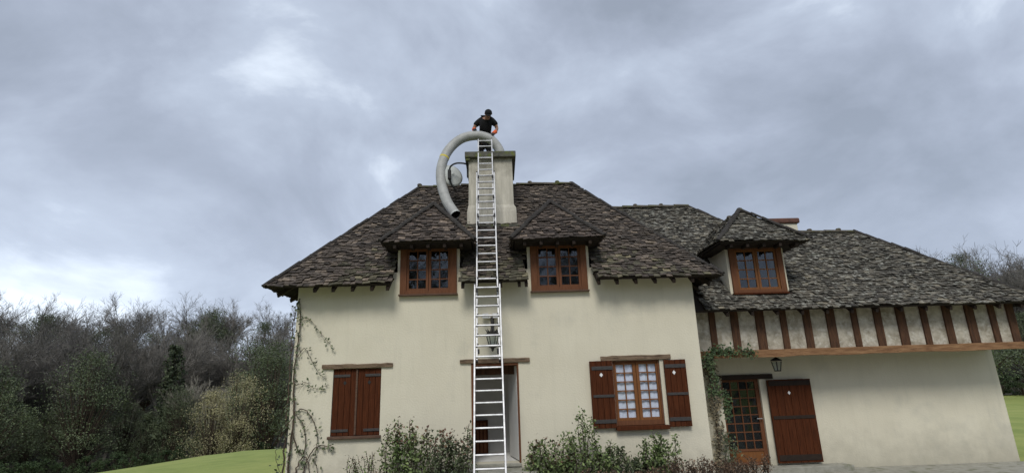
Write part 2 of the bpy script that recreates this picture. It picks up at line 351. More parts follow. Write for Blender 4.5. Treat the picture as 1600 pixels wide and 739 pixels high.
# ------------------------------------------------------------------ MAIN HOUSE
H = thing('house', (0, 0, -.2), 'cream rendered house with steep hipped tile roof, two dormers and a big chimney', 'house')
XL, XR, EZ, EY, SL = -4.08, 4.05, 3.64, -.45, .991
EL, ER = -4.587, 4.513
RY, RZ = 2.8, 6.86; RXL, RXR = -2.04, 2.09
BY = 6.05                                                            # back eave
D1, D2 = (-2.01, -.845), (.69, 1.865)                                # dormer windows in X
LW, RW, DO = (-3.28, -2.34, .77, 2.04), (2.25, 3.20, .74, 2.03), (-.57, .37, .2, 2.06)
wb = MB()
wall_holes(wb, XL, XR, -.6, 3.95, 0, .34, [LW, RW, DO, (D1[0]-.06, D1[1]+.06, 3.48, 9), (D2[0]-.06, D2[1]+.06, 3.48, 9)])
wb.box(XL, XL+.34, .34, 5.6, -.6, 3.95); wb.box(XR-.34, XR, .34, 5.6, -.6, 3.95); wb.box(XL+.34, XR-.34, 5.26, 5.6, -.6, 3.95)
wb.build('wall', 'plaster', H)
MB().box(XL+.34, XR-.34, .34, 5.26, -.15, -.1).box(XL+.34, XR-.34, .34, 5.26, 2.3, 2.4).build('floor', 'room_shade', H)
# dormer walls: jambs beside the frame, cheeks running back into the roof
for (a, b) in (D1, D2):
    m_ = MB(); m_.box(a-.06, a, 0, .14, 3.48, 4.47); m_.box(b, b+.06, 0, .14, 3.48, 4.47)
    for x in (a-.058, b+.002): m_.box(x, x+.056, .14, .62, 3.6, 4.47)
    m_.build('dormer_wall', 'plaster', H)
    MB().box(a, b, .6, .64, 3.4, 4.5).build('dormer_shade_sheet', 'room_shade', H)  # black sheet behind the panes, coloured as the shade indoors

def yz(y): return EZ + (y-EY)*SL                                      # height of the front slope
def pf(x, y, off=0): return V((x, y, yz(y)+off))
def hipx(y, s):                                                       # hip line X at depth y on the front slope
    t = (y-EY)/(RY-EY); return (EL + (RXL-EL)*t) if s < 0 else (ER + (RXR-ER)*t)
deck = MB()
cut = [(D1[0]-.12, D1[1]+.12), (D2[0]-.12, D2[1]+.12)]
ym = .1
for xa, xb in ((None, cut[0][0]), (cut[0][1], cut[1][0]), (cut[1][1], None)):
    p0 = pf(EL if xa is None else xa, EY); p1 = pf(ER if xb is None else xb, EY)
    p2 = pf(hipx(ym, 1) if xb is None else xb, ym); p3 = pf(hipx(ym, -1) if xa is None else xa, ym)
    slab(deck, [p0, p1, p2, p3], .05)
slab(deck, [pf(hipx(ym, -1), ym), pf(hipx(ym, 1), ym), pf(RXR, RY), pf(RXL, RY)], .05)
slab(deck, [(EL, BY, EZ), (EL, EY, EZ), (RXL, RY, RZ)], .05)
slab(deck, [(ER, EY, EZ), (ER, BY, EZ), (RXR, RY, RZ)], .05)
slab(deck, [(ER, BY, EZ), (EL, BY, EZ), (RXL, RY, RZ), (RXR, RY, RZ)], .05)
RF = deck.build('roof', 'deck', H)
# flat boarded soffit round the eaves
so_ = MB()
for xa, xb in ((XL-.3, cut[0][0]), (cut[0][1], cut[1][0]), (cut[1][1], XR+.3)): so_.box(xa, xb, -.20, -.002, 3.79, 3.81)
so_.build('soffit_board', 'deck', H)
cy = math.sqrt(1+SL*SL); VD = V((0, 1, SL)).normalized(); LF = (RY-EY)*cy
def moss_main(u, v, rg):
    near = min(abs(u-(EL*0-x_)) for x_ in (-2.6, -.5, .25, 2.4))
    g = .75 - v*.55 - max(0, near-.35)*.55
    return 'tile_moss' if rg.random() < g else 'tile_main'
def skip_main(u, v):
    y = EY + v/cy
    for (a, b) in cut:
        if a < u < b and y < .2: return True
    for cx in (-1.39, 1.322):             # inside the dormer roofs
        if abs(u-cx) < .9 and EZ + (y-EY)*SL < 4.50 - .0 and y > .1 and abs(u-cx) < .60: return True
        if y < 1.5 and y > .38 and abs(u-cx) < (1.48-y)/1.1*.80: return True
    if -.66 < u < .46 and y > 1.33: return y < 2.6
    return False
tile_patch(H, RF, 'tile_main', (0, EY, EZ), (1, 0, 0), VD, LF, lambda v: hipx(EY+v/cy, -1), lambda v: hipx(EY+v/cy, 1), seed=5, skip=skip_main, msel=moss_main)
# hip ends and back
Lh = math.hypot(RXL-EL, RZ-EZ)
tile_patch(H, RF, 'tile_main', (EL, 0, EZ), (0, -1, 0), (RXL-EL, 0, RZ-EZ), Lh, lambda v: -(BY+(RY-BY)*v/Lh), lambda v: -(EY+(RY-EY)*v/Lh), seed=6)
tile_patch(H, RF, 'tile_main', (ER, 0, EZ), (0, 1, 0), (RXR-ER, 0, RZ-EZ), Lh, lambda v: (EY+(RY-EY)*v/Lh), lambda v: (BY+(RY-BY)*v/Lh), seed=7)
Lb = math.hypot(BY-RY, RZ-EZ)
tile_patch(H, RF, 'tile_main', (0, BY, EZ), (-1, 0, 0), (0, RY-BY, RZ-EZ), Lb, lambda v: -(ER+(RXR-ER)*v/Lb), lambda v: -(EL+(RXL-EL)*v/Lb), seed=8)
ridge_line(RF, (RXL, RY, RZ+.03), (RXR, RY, RZ+.03), seed=4)
for a, b, s_ in (((RXL, RY, RZ), (EL, EY, EZ), 1), ((RXR, RY, RZ), (ER, EY, EZ), 2), ((RXL, RY, RZ), (EL, BY, EZ), 3), ((RXR, RY, RZ), (ER, BY, EZ), 4)):
    ridge_line(RF, a, b, 'tile_hip', .056, .30, s_, 'hip_tile', .068, False)
# rafter feet under the eaves
def rafters(parent, xs, ywall, yend, ztop, m='rafter', h=.10):
    for x in xs:
        MB().hexa([(x-.03, yend+.06, ztop-.075), (x+.03, yend+.06, ztop-.075), (x+.03, ywall, ztop+.20), (x-.03, ywall, ztop+.20),
                   (x-.03, yend+.04, ztop+.0), (x+.03, yend+.04, ztop+.0), (x+.03, ywall, ztop+.34), (x-.03, ywall, ztop+.34)]).build('rafter', m, parent)
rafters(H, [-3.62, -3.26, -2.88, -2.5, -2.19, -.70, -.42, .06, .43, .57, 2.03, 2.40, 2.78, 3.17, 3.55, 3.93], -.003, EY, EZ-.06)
for k in range(8):
    y = .1+.7*k
    for (xw, xe) in ((XL, EL), (XR, ER)):
        s_ = 1 if xe > xw else -1
        MB().hexa([(xe-s_*.06, y-.03, EZ-.13), (xe-s_*.06, y+.03, EZ-.13), (xw+s_*.003, y+.03, EZ+.14), (xw+s_*.003, y-.03, EZ+.14),
                   (xe-s_*.04, y-.03, EZ-.06), (xe-s_*.04, y+.03, EZ-.06), (xw+s_*.003, y+.03, EZ+.27), (xw+s_*.003, y-.03, EZ+.27)]).build('rafter', 'rafter', H)

# dormer roofs
def dormer_roof(owner, cx, hw, ye, ze, ya, za, yb, mt, seed, s_main, hipm='tile_hip', knob=False):
    """hipped roof: eave half width hw, front eave at ye/ze, apex of the front slope at ya/za, ridge running back to yb"""
    A = V((cx, ya, za)); B = V((cx, yb, za)); l = V((cx-hw, ye, ze)); r = V((cx+hw, ye, ze)); yk = ye + (yb-ye)*.56
    lb, rb = V((cx-hw, yk, ze)), V((cx+hw, yk, ze))
    mb = MB(); slab(mb, [l, r, A], .04); slab(mb, [lb, l, A, B], .04); slab(mb, [r, rb, B, A], .04)
    mb.box(cx-hw+.06, cx+hw-.06, ye+.05, yk, ze-.045, ze-.02)
    part = mb.build('dormer_roof', 'deck', owner)
    Lf = math.hypot(ya-ye, za-ze); f = lambda v: hw*(1-v/Lf)
    tile_patch(owner, part, mt, (cx, ye, ze), (1, 0, 0), (0, ya-ye, za-ze), Lf, lambda v: -f(v), lambda v: f(v), seed=seed)
    Ls = math.hypot(hw, za-ze)
    tile_patch(owner, part, mt, (cx-hw, 0, ze), (0, -1, 0), (hw, 0, za-ze), Ls, lambda v: -(yk+(yb-yk)*v/Ls), lambda v: -(ye+(ya-ye)*v/Ls), seed=seed+1)
    tile_patch(owner, part, mt, (cx+hw, 0, ze), (0, 1, 0), (-hw, 0, za-ze), Ls, lambda v: (ye+(ya-ye)*v/Ls), lambda v: (yk+(yb-yk)*v/Ls), seed=seed+2)
    ridge_line(part, A, l, hipm, .062, .26, seed, 'hip_tile', .085, False); ridge_line(part, A, r, hipm, .062, .26, seed+1, 'hip_tile', .085, False)
    ridge_line(part, A, B, 'tile_ridge', .07, .3, seed, 'ridge_tile', .03, knob)
    for k in range(5):
        x = cx - hw*.72 + k*hw*.36; MB().box(x-.03, x+.03, ye+.04, ye+.30, ze-.115, ze-.047).build('rafter', 'rafter', owner)
    return part
for i, (cx) in enumerate((-1.39, 1.235)):
    dormer_roof(H, cx, .925, -.5, 4.465, .50, 5.55, 1.50, 'tile_dormer', 20+i*5, SL)

# windows
def window(parent, x0, x1, z0, z1, y, nc, nr, fm='frame', cm='frame', fw=.075, gl='glass', seed=1, mull=.09, proud=.03, bottom=.08, stile=.05, mfirst=None, head=None):
    """two side-hung casements in a frame; each pane is its own piece"""
    head = head or fw
    o = MB(); o.box(x0, x0+fw, y-proud, y+.09, z0, z1); o.box(x1-fw, x1, y-proud, y+.09, z0, z1)
    o.box(x0+fw, x1-fw, y-proud, y+.09, z1-head, z1); o.box(x0+fw, x1-fw, y-proud+.004, y+.09, z0, z0+bottom)
    F = o.build('window_frame', fm, parent, bevel=.004)
    cx = (x0+x1)/2; rg = random.Random(seed)
    for (a, b) in ((x0+fw, cx-.004), (cx+.004, x1-fw)):
        c = MB(); zb, zt = z0+bottom, z1-head; sl_, sr_ = (stile, mull/2) if b < cx+.01 else (mull/2, stile)
        c.box(a, a+sl_, y, y+.05, zb, zt); c.box(b-sr_, b, y, y+.05, zb, zt); c.box(a+sl_, b-sr_, y+.001, y+.05, zb, zb+.05); c.box(a+sl_, b-sr_, y+.001, y+.05, zt-.04, zt)
        c.build('casement', cm, F, bevel=.003)
        gx0, gx1, gz0, gz1 = a+sl_, b-sr_, zb+.05, zt-.04; mw = .022
        pw = (gx1-gx0-(nc-1)*mw)/nc; ph = (gz1-gz0-(nr-1)*mw)/nr; mu = MB()
        for i in range(1, nc): mu.box(gx0+i*pw+(i-1)*mw, gx0+i*(pw+mw), y+.008, y+.04, gz0, gz1)
        for j in range(1, nr):
            for i in range(nc): mu.box(gx0+i*(pw+mw), gx0+i*(pw+mw)+pw, y+.010, y+.038, gz0+j*ph+(j-1)*mw, gz0+j*(ph+mw))
        mu.build('glazing_bars', cm, F)
        for i in range(nc):
            for j in range(nr):
                px, pz = gx0+i*(pw+mw), gz0+j*(ph+mw); t = [rg.uniform(-.004, .004) for _ in range(4)]
                MB().hexa([(px, y+.022+t[0], pz), (px+pw, y+.022+t[1], pz), (px+pw, y+.026+t[1], pz), (px, y+.026+t[0], pz),
                           (px, y+.022+t[2], pz+ph), (px+pw, y+.022+t[3], pz+ph), (px+pw, y+.026+t[3], pz+ph), (px, y+.026+t[2], pz+ph)]).build('pane', gl, F)
    return F
for i, (a, b) in enumerate((D1, D2)):
    window(H, a, b, 3.47, 4.465, -.03, 2, 4, fw=.13, seed=i+2, mull=.10, bottom=.075, head=.05)
    MB().box(a-.02, b+.02, -.10, .0, 3.44, 3.472).build('window_sill', 'sill', H, bevel=.004)
window(H, RW[0]+.005, RW[1]-.005, .80, RW[3]-.002, .05, 2, 6, cm='frame_warm', fw=.035, gl='glass_clear', seed=9, mull=.12, bottom=.09, stile=.035, proud=.02)
MB().box(RW[0]-.03, RW[1]+.05, -.12, .06, .72, .795).build('window_sill', 'shutter', H, bevel=.006)
cu = MB(); n_ = 40
for k in range(n_):
    x0 = RW[0]+.02+k*(RW[1]-RW[0]-.04)/n_; x1 = RW[0]+.02+(k+1)*(RW[1]-RW[0]-.04)/n_; ya, yb_ = .108+.008*math.sin(k*1.1), .108+.008*math.sin((k+1)*1.1)
    cu.hexa([(x0, ya, .8), (x1, yb_, .8), (x1, yb_+.004, .8), (x0, ya+.004, .8), (x0, ya, 2.0), (x1, yb_, 2.0), (x1, yb_+.004, 2.0), (x0, ya+.004, 2.0)])
tag(cu.build('curtain', 'curtain', None), 'white net curtain hanging behind the small panes of the window with open shutters', 'curtain')

# shutters
def shutter(parent, x0, x1, z0, z1, yf, th, npl, straps, seed, hole=True, m='shutter', white=False, hole_z=.22, holex=.5, strapm='iron', sx=None):
    """vertical planks, iron or wooden cross straps, diamond cut-out"""
    rg = random.Random(seed); S_ = thing_part('shutter', (x0+x1)/2, yf, z0, parent, m, x0, x1, z1, th)
    pw = (x1-x0)/npl
    for k in range(npl):
        a, b = x0+k*pw+.003, x0+(k+1)*pw-.003; j = rg.uniform(-.003, .003)
        p = MB(); p.box(a, b, yf+j, yf+th, z0+rg.uniform(0, .006), z1-rg.uniform(0, .006), rg.random()); p.build('plank', m, S_, bevel=.003)
    for (za, zb, xa, xb) in straps:
        MB().box(x0+xa*(x1-x0), x0+xb*(x1-x0), yf-.014, yf-.001, za, zb).build('strap_hinge', strapm, S_, bevel=.003)
    if hole:
        cx, cz, r_ = x0+(x1-x0)*holex, z1-hole_z, .034
        b_ = MB(); pts = [(cx, cz-r_*1.25), (cx+r_, cz), (cx, cz+r_*1.25), (cx-r_, cz)]
        b_.hexa([(x, yf+.006, z) for x, z in pts] + [(x, yf-.0065, z) for x, z in pts]); b_.build('diamond_cutout', 'white' if white else 'black', S_)
    return S_
def thing_part(name, x, y, z, parent, m, x0, x1, z1, th):      # thin back batten that carries the planks
    return MB().box(x0+.02, x1-.02, y+th+.001, y+th+.012, z+.03, z1-.03).build(name, m, parent)
lc = (LW[0]+LW[1])/2
hz = lambda x0, x1, za: (za, za+.05, x0, x1)
shutter(H, LW[0]+.005, lc-.012, LW[2]+.02, LW[3], .018, .035, 4, [hz(.02, .72, 1.88), hz(.02, .72, .86)], 1, hole_z=.27)
shutter(H, lc+.012, LW[1]-.005, LW[2]+.02, LW[3], .018, .035, 4, [hz(.32, .98, 1.88), hz(.32, .98, .86)], 2, hole_z=.27)
MB().box(lc-.022, lc+.014, -.004, .018, LW[2]+.03, LW[3]-.01).build('cover_strip', 'sill', H, bevel=.003)
MB().box(LW[0]-.04, LW[1]+.03, -.075, .02, LW[2]-.035, LW[2]+.018).build('window_sill', 'sill', H, bevel=.008)
MB().box(LW[0], LW[1], .12, .14, LW[2], LW[3]).build('window_shade_sheet', 'room_shade', H)  # black sheet behind the shutters, coloured as the shade indoors
# open shutters, folded back against the wall on their pins
st3 = [(.86, .93, .06, .98), (1.34, 1.39, .06, .98), (1.86, 1.93, .06, .98)]
shutter(H, 1.775, 2.235, .765, 2.035, -.085, .045, 4, [(a, b, .08, 1.0) for a, b, _, _ in st3], 3, white=True, hole_z=.27, holex=.48)
shutter(H, 3.262, 3.70, .755, 2.02, -.085, .045, 4, [(a, b, .02, .96) for a, b, _, _ in st3], 4, white=True, hole_z=.25, holex=.42)
# oak lintels
def lintel(parent, x0, x1, z0, z1, seed, m='beam', y0=-.045, n=12):
    rg = random.Random(seed); mb = MB(); ring = []
    for k in range(n+1):
        x = x0+(x1-x0)*k/n; j = [rg.uniform(-.007, .007) for _ in range(4)]; b = len(mb.v)
        mb.v += [(x, y0+j[0], z0+j[1]), (x, .03, z0+j[1]), (x, .03, z1+j[2]), (x, y0+j[3], z1+j[2])]; ring.append(b)
    for a, b in zip(ring, ring[1:]):
        for k in range(4):
            k2 = (k+1) % 4; mb.f.append((a+k, b+k, b+k2, a+k2)); mb.r.append(.5)
    mb.f.append(tuple(ring[0]+k for k in range(4))); mb.f.append(tuple(ring[-1]+k for k in reversed(range(4)))); mb.r += [.5, .5]
    return mb.build('lintel', m, parent, bevel=.006)
lintel(H, -3.50, -2.115, 2.045, 2.125, 1); lintel(H, -.79, .60, 2.065, 2.145, 2); lintel(H, 2.02, 3.43, 2.037, 2.125, 3)

# front doorway: frame, open leaf, hall beyond
fr = MB(); fr.box(DO[0], DO[0]+.055, -.012, .16, DO[2], 2.06); fr.box(DO[1]-.035, DO[1], -.008, .16, DO[2], 2.06); fr.box(DO[0]+.055, DO[1]-.035, -.006, .16, 2.01, 2.06)
fr.build('door_frame', 'frame', H, bevel=.004)
MB().box(-.57, .37, -.06, .34, .14, .199).build('door_sill', 'concrete', H, bevel=.01)
hl = MB(); hl.quad((-.9, 1.9, .2), (.6, 1.9, .2), (.6, 1.9, 2.25), (-.9, 1.9, 2.25)); hl.quad((-.9, .345, .2), (-.9, 1.9, .2), (-.9, 1.9, 2.25), (-.9, .345, 2.25)); hl.quad((.6, 1.9, .2), (.6, .345, .2), (.6, .345, 2.25), (.6, 1.9, 2.25))
hl.quad((-.9, .345, 2.25), (-.9, 1.9, 2.25), (.6, 1.9, 2.25), (.6, .345, 2.25)); hl.quad((-.9, .345, .2), (.6, .345, .2), (.6, 1.9, .2), (-.9, 1.9, .2))
hl.build('hall_lining', 'hall', H)
dl = MB(); dl.hexa([(.325, .16, .22), (.365, .17, .22), (.21, 1.02, .22), (.17, 1.01, .22), (.325, .16, 2.0), (.365, .17, 2.0), (.21, 1.02, 2.0), (.17, 1.01, 2.0)])
dl.build('door', 'hall', H, bevel=.004)
MB().box(-.9, .6, .345, .40, 1.84, 2.2).build('hall_beam', 'stud', H)
cb = thing('cabinet', (-.5, 1.6, .2), 'slatted brown wooden cabinet standing in the hall seen through the open front door', 'cabinet')
MB().box(-.80, -.30, 1.58, 1.88, .2, .88).build('cabinet_body', 'shutter', cb)
for k in range(6): MB().box(-.79+k*.08, -.735+k*.08, 1.562, 1.579, .23, .85).build('slat', 'frame', cb, bevel=.003)
ds = MB().box(-.85, .65, -.62, -.062, -.5, .13).box(-1.0, .8, -1.05, -.622, -.5, -.03).build('doorstep', 'concrete', H, bevel=.012)

# main chimney
def chimney(parent):
    c = MB(); y0, y1 = 1.25, 2.68
    def ring(xa, xb, ya, yb_, z):
        b = len(c.v); c.v.extend([(xa, ya, z), (xb, ya, z), (xb, yb_, z), (xa, yb_, z)]); return b
    rs = [ring(-.70, .50, y0-.04, y1, 4.9), ring(-.69, .49, y0-.03, y1, 5.62), ring(-.675, .485, y0-.02, y1, 5.72), ring(-.655, .435, y0, y1, 5.80), ring(-.645, .43, y0, y1, 6.4), ring(-.64, .425, y0, y1, 7.0)]
    for a, b in zip(rs, rs[1:]):
        for k in range(4):
            k2 = (k+1) % 4; c.f.append((a+k, a+k2, b+k2, b+k)); c.r.append(.5)
    o = c.build('chimney', 'chimney', parent, bevel=.015)
    cp = MB(); cp.box(-.73, .515, 1.14, 1.62, 7.0, 7.15); cp.box(-.73, .515, 2.2, 2.79, 7.0, 7.15); cp.box(-.73, -.13, 1.62, 2.2, 7.0, 7.15); cp.box(.37, .515, 1.62, 2.2, 7.0, 7.15)
    cp.box(-.70, -.60, 1.17, 1.24, 6.93, 7.0)
    cp.build('chimney_cap', 'cap', o, bevel=.015)
    MB().box(-.72, .52, 1.1, 1.26, 5.20, 5.27).build('lead_flashing', 'cap', o, bevel=.01)
    return o
chimney(H)
flush_tiles(H, 300, hidden=lambda c: c.x < -4.5 and c.y > .3 or c.y > 2.8 or c.x > 4.3 and c.y > .4)

# ------------------------------------------------------------------ WING
W = thing('house_wing', (6.5, .9, -.3), 'lower house wing with half timbered upper wall, lichened roof and one dormer', 'house')
WX0, WX1, WY, WEY, WEZ = 4.06, 11.6, .9, .5, 3.04
wd = (5.06, 5.96, -.26, 1.60); GY = 1.7      # the ground floor wall stands back under the jettied half timbering
w2 = MB(); wall_holes(w2, WX0, WX1, -.6, 2.12, GY, GY+.3, [wd]); w2.box(WX0, WX1, GY+.3, WY+5.2, -.6, -.28); w2.box(WX1-.3, WX1, GY+.3, WY+5.2, -.28, 3.2); w2.box(WX0, WX1-.3, WY+4.9, WY+5.2, -.28, 3.2)
w2.build('wall', 'plaster', W)
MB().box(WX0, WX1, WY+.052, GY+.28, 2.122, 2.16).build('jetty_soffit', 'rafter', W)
# black sheet behind the glazed door, the unlit room's shade put into its colour
MB().box(4.3, 6.6, 2.5, 2.55, -.27, 2.1).build('room_shade_sheet', 'room_shade', W)
studs = [4.73, 5.23, 5.80, 6.33, 6.86, 7.4, 7.94, 8.47, 9.0, 9.53, 10.06, 10.59, 11.1, 11.53]
xs_ = [4.06] + studs
for a, b in zip(xs_, xs_[1:]): MB().box(a, b-.001, WY+.03, WY+.2, 2.2, 3.3).build('plaster_panel', 'panel', W)
for i, x in enumerate(studs):
    wdt = .07 + .014*((i*7) % 3); MB().hexa([(x-wdt, WY-.012, 2.2), (x+wdt, WY-.012, 2.2), (x+wdt, WY+.1, 2.2), (x-wdt, WY+.1, 2.2),
        (x-wdt+.01, WY-.012, 3.3), (x+wdt+.01, WY-.012, 3.3), (x+wdt+.01, WY+.1, 3.3), (x-wdt+.01, WY+.1, 3.3)]).build('stud', 'stud', W, bevel=.008)
rg = random.Random(5); mb = MB(); ring = []
for k in range(19):
    x = WX0+(WX1-WX0)*k/18; j = [rg.uniform(-.012, .012) for _ in range(3)]; b = len(mb.v)
    mb.v += [(x, WY-.07+j[0], 2.04+j[1]), (x, WY+.05, 2.055), (x, WY+.05, 2.2), (x, WY-.06+j[0], 2.2+j[2]*.3)]; ring.append(b)
for a, b in zip(ring, ring[1:]):
    for k in range(4): mb.f.append((a+k, b+k, b+(k+1) % 4, a+(k+1) % 4)); mb.r.append(.5)
mb.f.append(tuple(ring[0]+k for k in range(4))); mb.f.append(tuple(ring[-1]+k for k in (3, 2, 1, 0))); mb.r += [.5]*2
mb.build('beam', 'wing_beam', W, bevel=.01)
# wing roof: high part on the left, lower ridge running right
WSL = .99; wz = lambda y: WEZ+(y-WEY)*WSL; cyw = math.sqrt(1+WSL**2)
HY, HZ, LY, LZ = 4.03, wz(4.03), 2.82, wz(2.82); HX = 5.68; LX = HX + (HY-LY); WE = 12.0; LEX = WE-(LY-WEY)
DW = (5.30, 6.52)
dk = MB(); cutw = (DW[0]-.08, DW[1]+.08)
P_ = lambda x, y: (x, y, wz(y))
yw_ = 1.15
slab(dk, [P_(4.08, WEY), P_(WE, WEY), P_(WE-.4, WEY+.4), P_(4.08, WEY+.4)], .05)
slab(dk, [P_(4.08, .9), P_(cutw[0], .9), P_(cutw[0], yw_+.45), P_(4.08, yw_+.45)], .05)
slab(dk, [P_(cutw[1], .9), P_(WE-.4, .9), P_(WE-1.1, yw_+.45), P_(cutw[1], yw_+.45)], .05)
slab(dk, [P_(2.6, yw_+.45), P_(WE-1.1, yw_+.45), P_(LEX, LY), P_(LX, LY), P_(HX, HY), P_(2.6, HY)], .05)
slab(dk, [(WE, WEY, WEZ), (WE, LY*2-WEY, WEZ), (LEX, LY, LZ)], .05)
slab(dk, [(WE, LY*2-WEY, WEZ), (LX, LY*2-WEY, WEZ), (LX, LY, LZ), (LEX, LY, LZ)], .05)
slab(dk, [(HX, HY, HZ), (LX, LY, LZ), (HX+HZ-WEZ, WEY+2*(HY-WEY), WEZ)], .05)
slab(dk, [(HX+HZ-WEZ, WEY+2*(HY-WEY), WEZ), (2.6, WEY+2*(HY-WEY), WEZ), (2.6, HY, HZ), (HX, HY, HZ)], .05)
WR = dk.build('roof', 'deck', W)
def wl(v):
    y = WEY+v/cyw
    if y < 1.0: return 4.10
    return max(1.9, 4.10-(y-1.0)*1.0) if y < 3.2 else 1.9
def wr(v):
    y = WEY+v/cyw
    return WE-(y-WEY) if y <= LY else LX-(y-LY)
def skw(u, v):
    y = WEY+v/cyw
    if cutw[0]-.02 < u < cutw[1]+.02 and .83 < y < 1.95: return True
    if y > 1.7 and abs(u-5.91) < (2.9-y)*.78-.12 and y < 2.7: return True
    yy = EY + 0
    # swallowed by the main roof
    return u < ER - (y-EY)*0 and wz(y) < EZ + (ER-u)*(RZ-EZ)/(ER-RXR) - .05 if u < ER else False
tile_patch(W, WR, 'tile_wing', (0, WEY, WEZ), (1, 0, 0), (0, 1, WSL), (HY-WEY)*cyw, wl, wr, seed=31, skip=skw)
Ls = math.hypot(WE-LEX, LZ-WEZ)
tile_patch(W, WR, 'tile_wing', (WE, 0, WEZ), (0, 1, 0), (LEX-WE, 0, LZ-WEZ), Ls, lambda v: WEY+(LY-WEY)*v/Ls, lambda v: (2*LY-WEY)+(LY-(2*LY-WEY))*v/Ls, seed=33)
ridge_line(WR, (2.6, HY, HZ+.03), (HX, HY, HZ+.03), 'tile_ridge', .10, .36, 12)
ridge_line(WR, (HX, HY, HZ), (LX, LY, LZ), 'tile_hip', .07, .3, 13, 'hip_tile', .05, False)
ridge_line(WR, (LX, LY, LZ+.02), (LEX, LY, LZ+.02), 'tile_ridge', .08, .36, 14)
ridge_line(WR, (LEX, LY, LZ), (WE, WEY, WEZ), 'tile_hip', .07, .3, 15, 'hip_tile', .05, False)
rafters(W, [4.95, 5.5, 6.05, 6.6, 7.15, 7.7, 8.25, 8.8, 9.35, 9.9, 10.45, 11.0, 11.5], WY+.02, WEY, WEZ-.06)
# wing dormer
m_ = MB(); m_.box(DW[0]-.06, DW[0], WY+.01, WY+.15, 3.30, 4.5); m_.box(DW[1], DW[1]+.06, WY+.01, WY+.15, 3.30, 4.5)
for x in (DW[0]-.058, DW[1]+.002): m_.box(x, x+.056, WY+.15, WY+1.3, 3.3, 4.5)
m_.box(DW[0], DW[1], WY+.012, WY+.15, 3.3, 3.47)
m_.build('dormer_wall', 'plaster', W)
MB().box(DW[0], DW[1], WY+.55, WY+.6, 3.3, 4.5).build('dormer_shade_sheet', 'room_shade', W)  # black sheet painted as the shade inside the wing dormer
window(W, DW[0], DW[1], 3.45, 4.50, WY-.02, 2, 4, fw=.13, cm='frame_warm', seed=14, mull=.10, bottom=.075, head=.06)
MB().box(DW[0]-.02, DW[1]+.02, WY-.08, WY+.01, 3.415, 3.452).build('window_sill', 'shutter', W, bevel=.004)
dormer_roof(W, 5.91, 1.02, .36, 4.52, 1.30, 5.50, 2.86, 'tile_wing', 40, WSL, knob=True)
# glazed door: four by eight panes over a wooden panel
gd = MB(); dx0, dx1, dz0, dz1 = wd[0]+.002, wd[1]-.002, wd[2], wd[3]
gd.box(dx0, dx0+.06, 1.76, 1.82, dz0, dz1); gd.box(dx1-.09, dx1, 1.76, 1.82, dz0, dz1); gd.box(dx0+.06, dx1-.09, 1.761, 1.819, dz1-.07, dz1); gd.box(dx0+.06, dx1-.09, 1.761, 1.819, dz0, dz0+.07); gd.box(dx0+.06, dx1-.09, 1.761, 1.819, dz0+.29, dz0+.34)
GD = gd.build('door', 'frame', W, bevel=.004)
MB().box(dx0+.06, dx1-.09, 1.775, 1.805, dz0+.07, dz0+.29).build('door_panel', 'frame_warm', GD, bevel=.004)
gx0, gx1, gz0, gz1 = dx0+.06, dx1-.09, dz0+.34, dz1-.07; nc, nr, mw = 4, 8, .022; pw = (gx1-gx0-(nc-1)*mw)/nc; ph = (gz1-gz0-(nr-1)*mw)/nr; mu = MB()
for i in range(1, nc): mu.box(gx0+i*pw+(i-1)*mw, gx0+i*(pw+mw), 1.77, 1.81, gz0, gz1)
for j in range(1, nr):
    for i in range(nc): mu.box(gx0+i*(pw+mw), gx0+i*(pw+mw)+pw, 1.772, 1.808, gz0+j*ph+(j-1)*mw, gz0+j*(ph+mw))
mu.build('glazing_bars', 'frame', GD); rg = random.Random(8)
for i in range(nc):
    for j in range(nr):
        px, pz = gx0+i*(pw+mw), gz0+j*(ph+mw); t = [rg.uniform(-.003, .003) for _ in range(4)]
        MB().hexa([(px, 1.785+t[0], pz), (px+pw, 1.785+t[1], pz), (px+pw, 1.79+t[1], pz), (px, 1.79+t[0], pz), (px, 1.785+t[2], pz+ph), (px+pw, 1.785+t[3], pz+ph), (px+pw, 1.79+t[3], pz+ph), (px, 1.79+t[2], pz+ph)]).build('pane', 'glass_door', GD)
MB().tube([(dx1-.05, 1.755, .72), (dx1-.05, 1.70, .72), (dx1-.17, 1.70, .72)], .011, 8).build('door_handle', 'alu', GD)
MB().box(4.82, 6.27, GY-.05, GY+.03, 1.58, 1.69).build('lintel', 'rafter', W, bevel=.006)
MB().box(4.9, 7.6, GY-.36, GY-.002, -.6, -.265).build('doorstep', 'concrete', W, bevel=.01)
# big shutter folded back on the wall right of the door
SS = shutter(W, 6.085, 7.09, -.22, 1.56, GY-.11, .05, 6, [(-.17, -.05, .03, .97), (.70, .77, .03, .97), (1.42, 1.53, .03, .97)], 12, white=True, hole_z=.30, holex=.47, strapm='rafter')
# far chimney behind the low ridge
fc = MB().box(7.86, 8.83, 3.95, 4.7, 3.6, 5.93).build('chimney', 'plaster', W, bevel=.01)
ck = MB(); ck.box(7.80, 8.90, 3.89, 4.76, 5.93, 6.09); ck.build('chimney_cap', 'brick', fc, bevel=.04)
flush_tiles(W, 300, hidden=lambda c: c.x > 7.6 or c.x < 4.2)

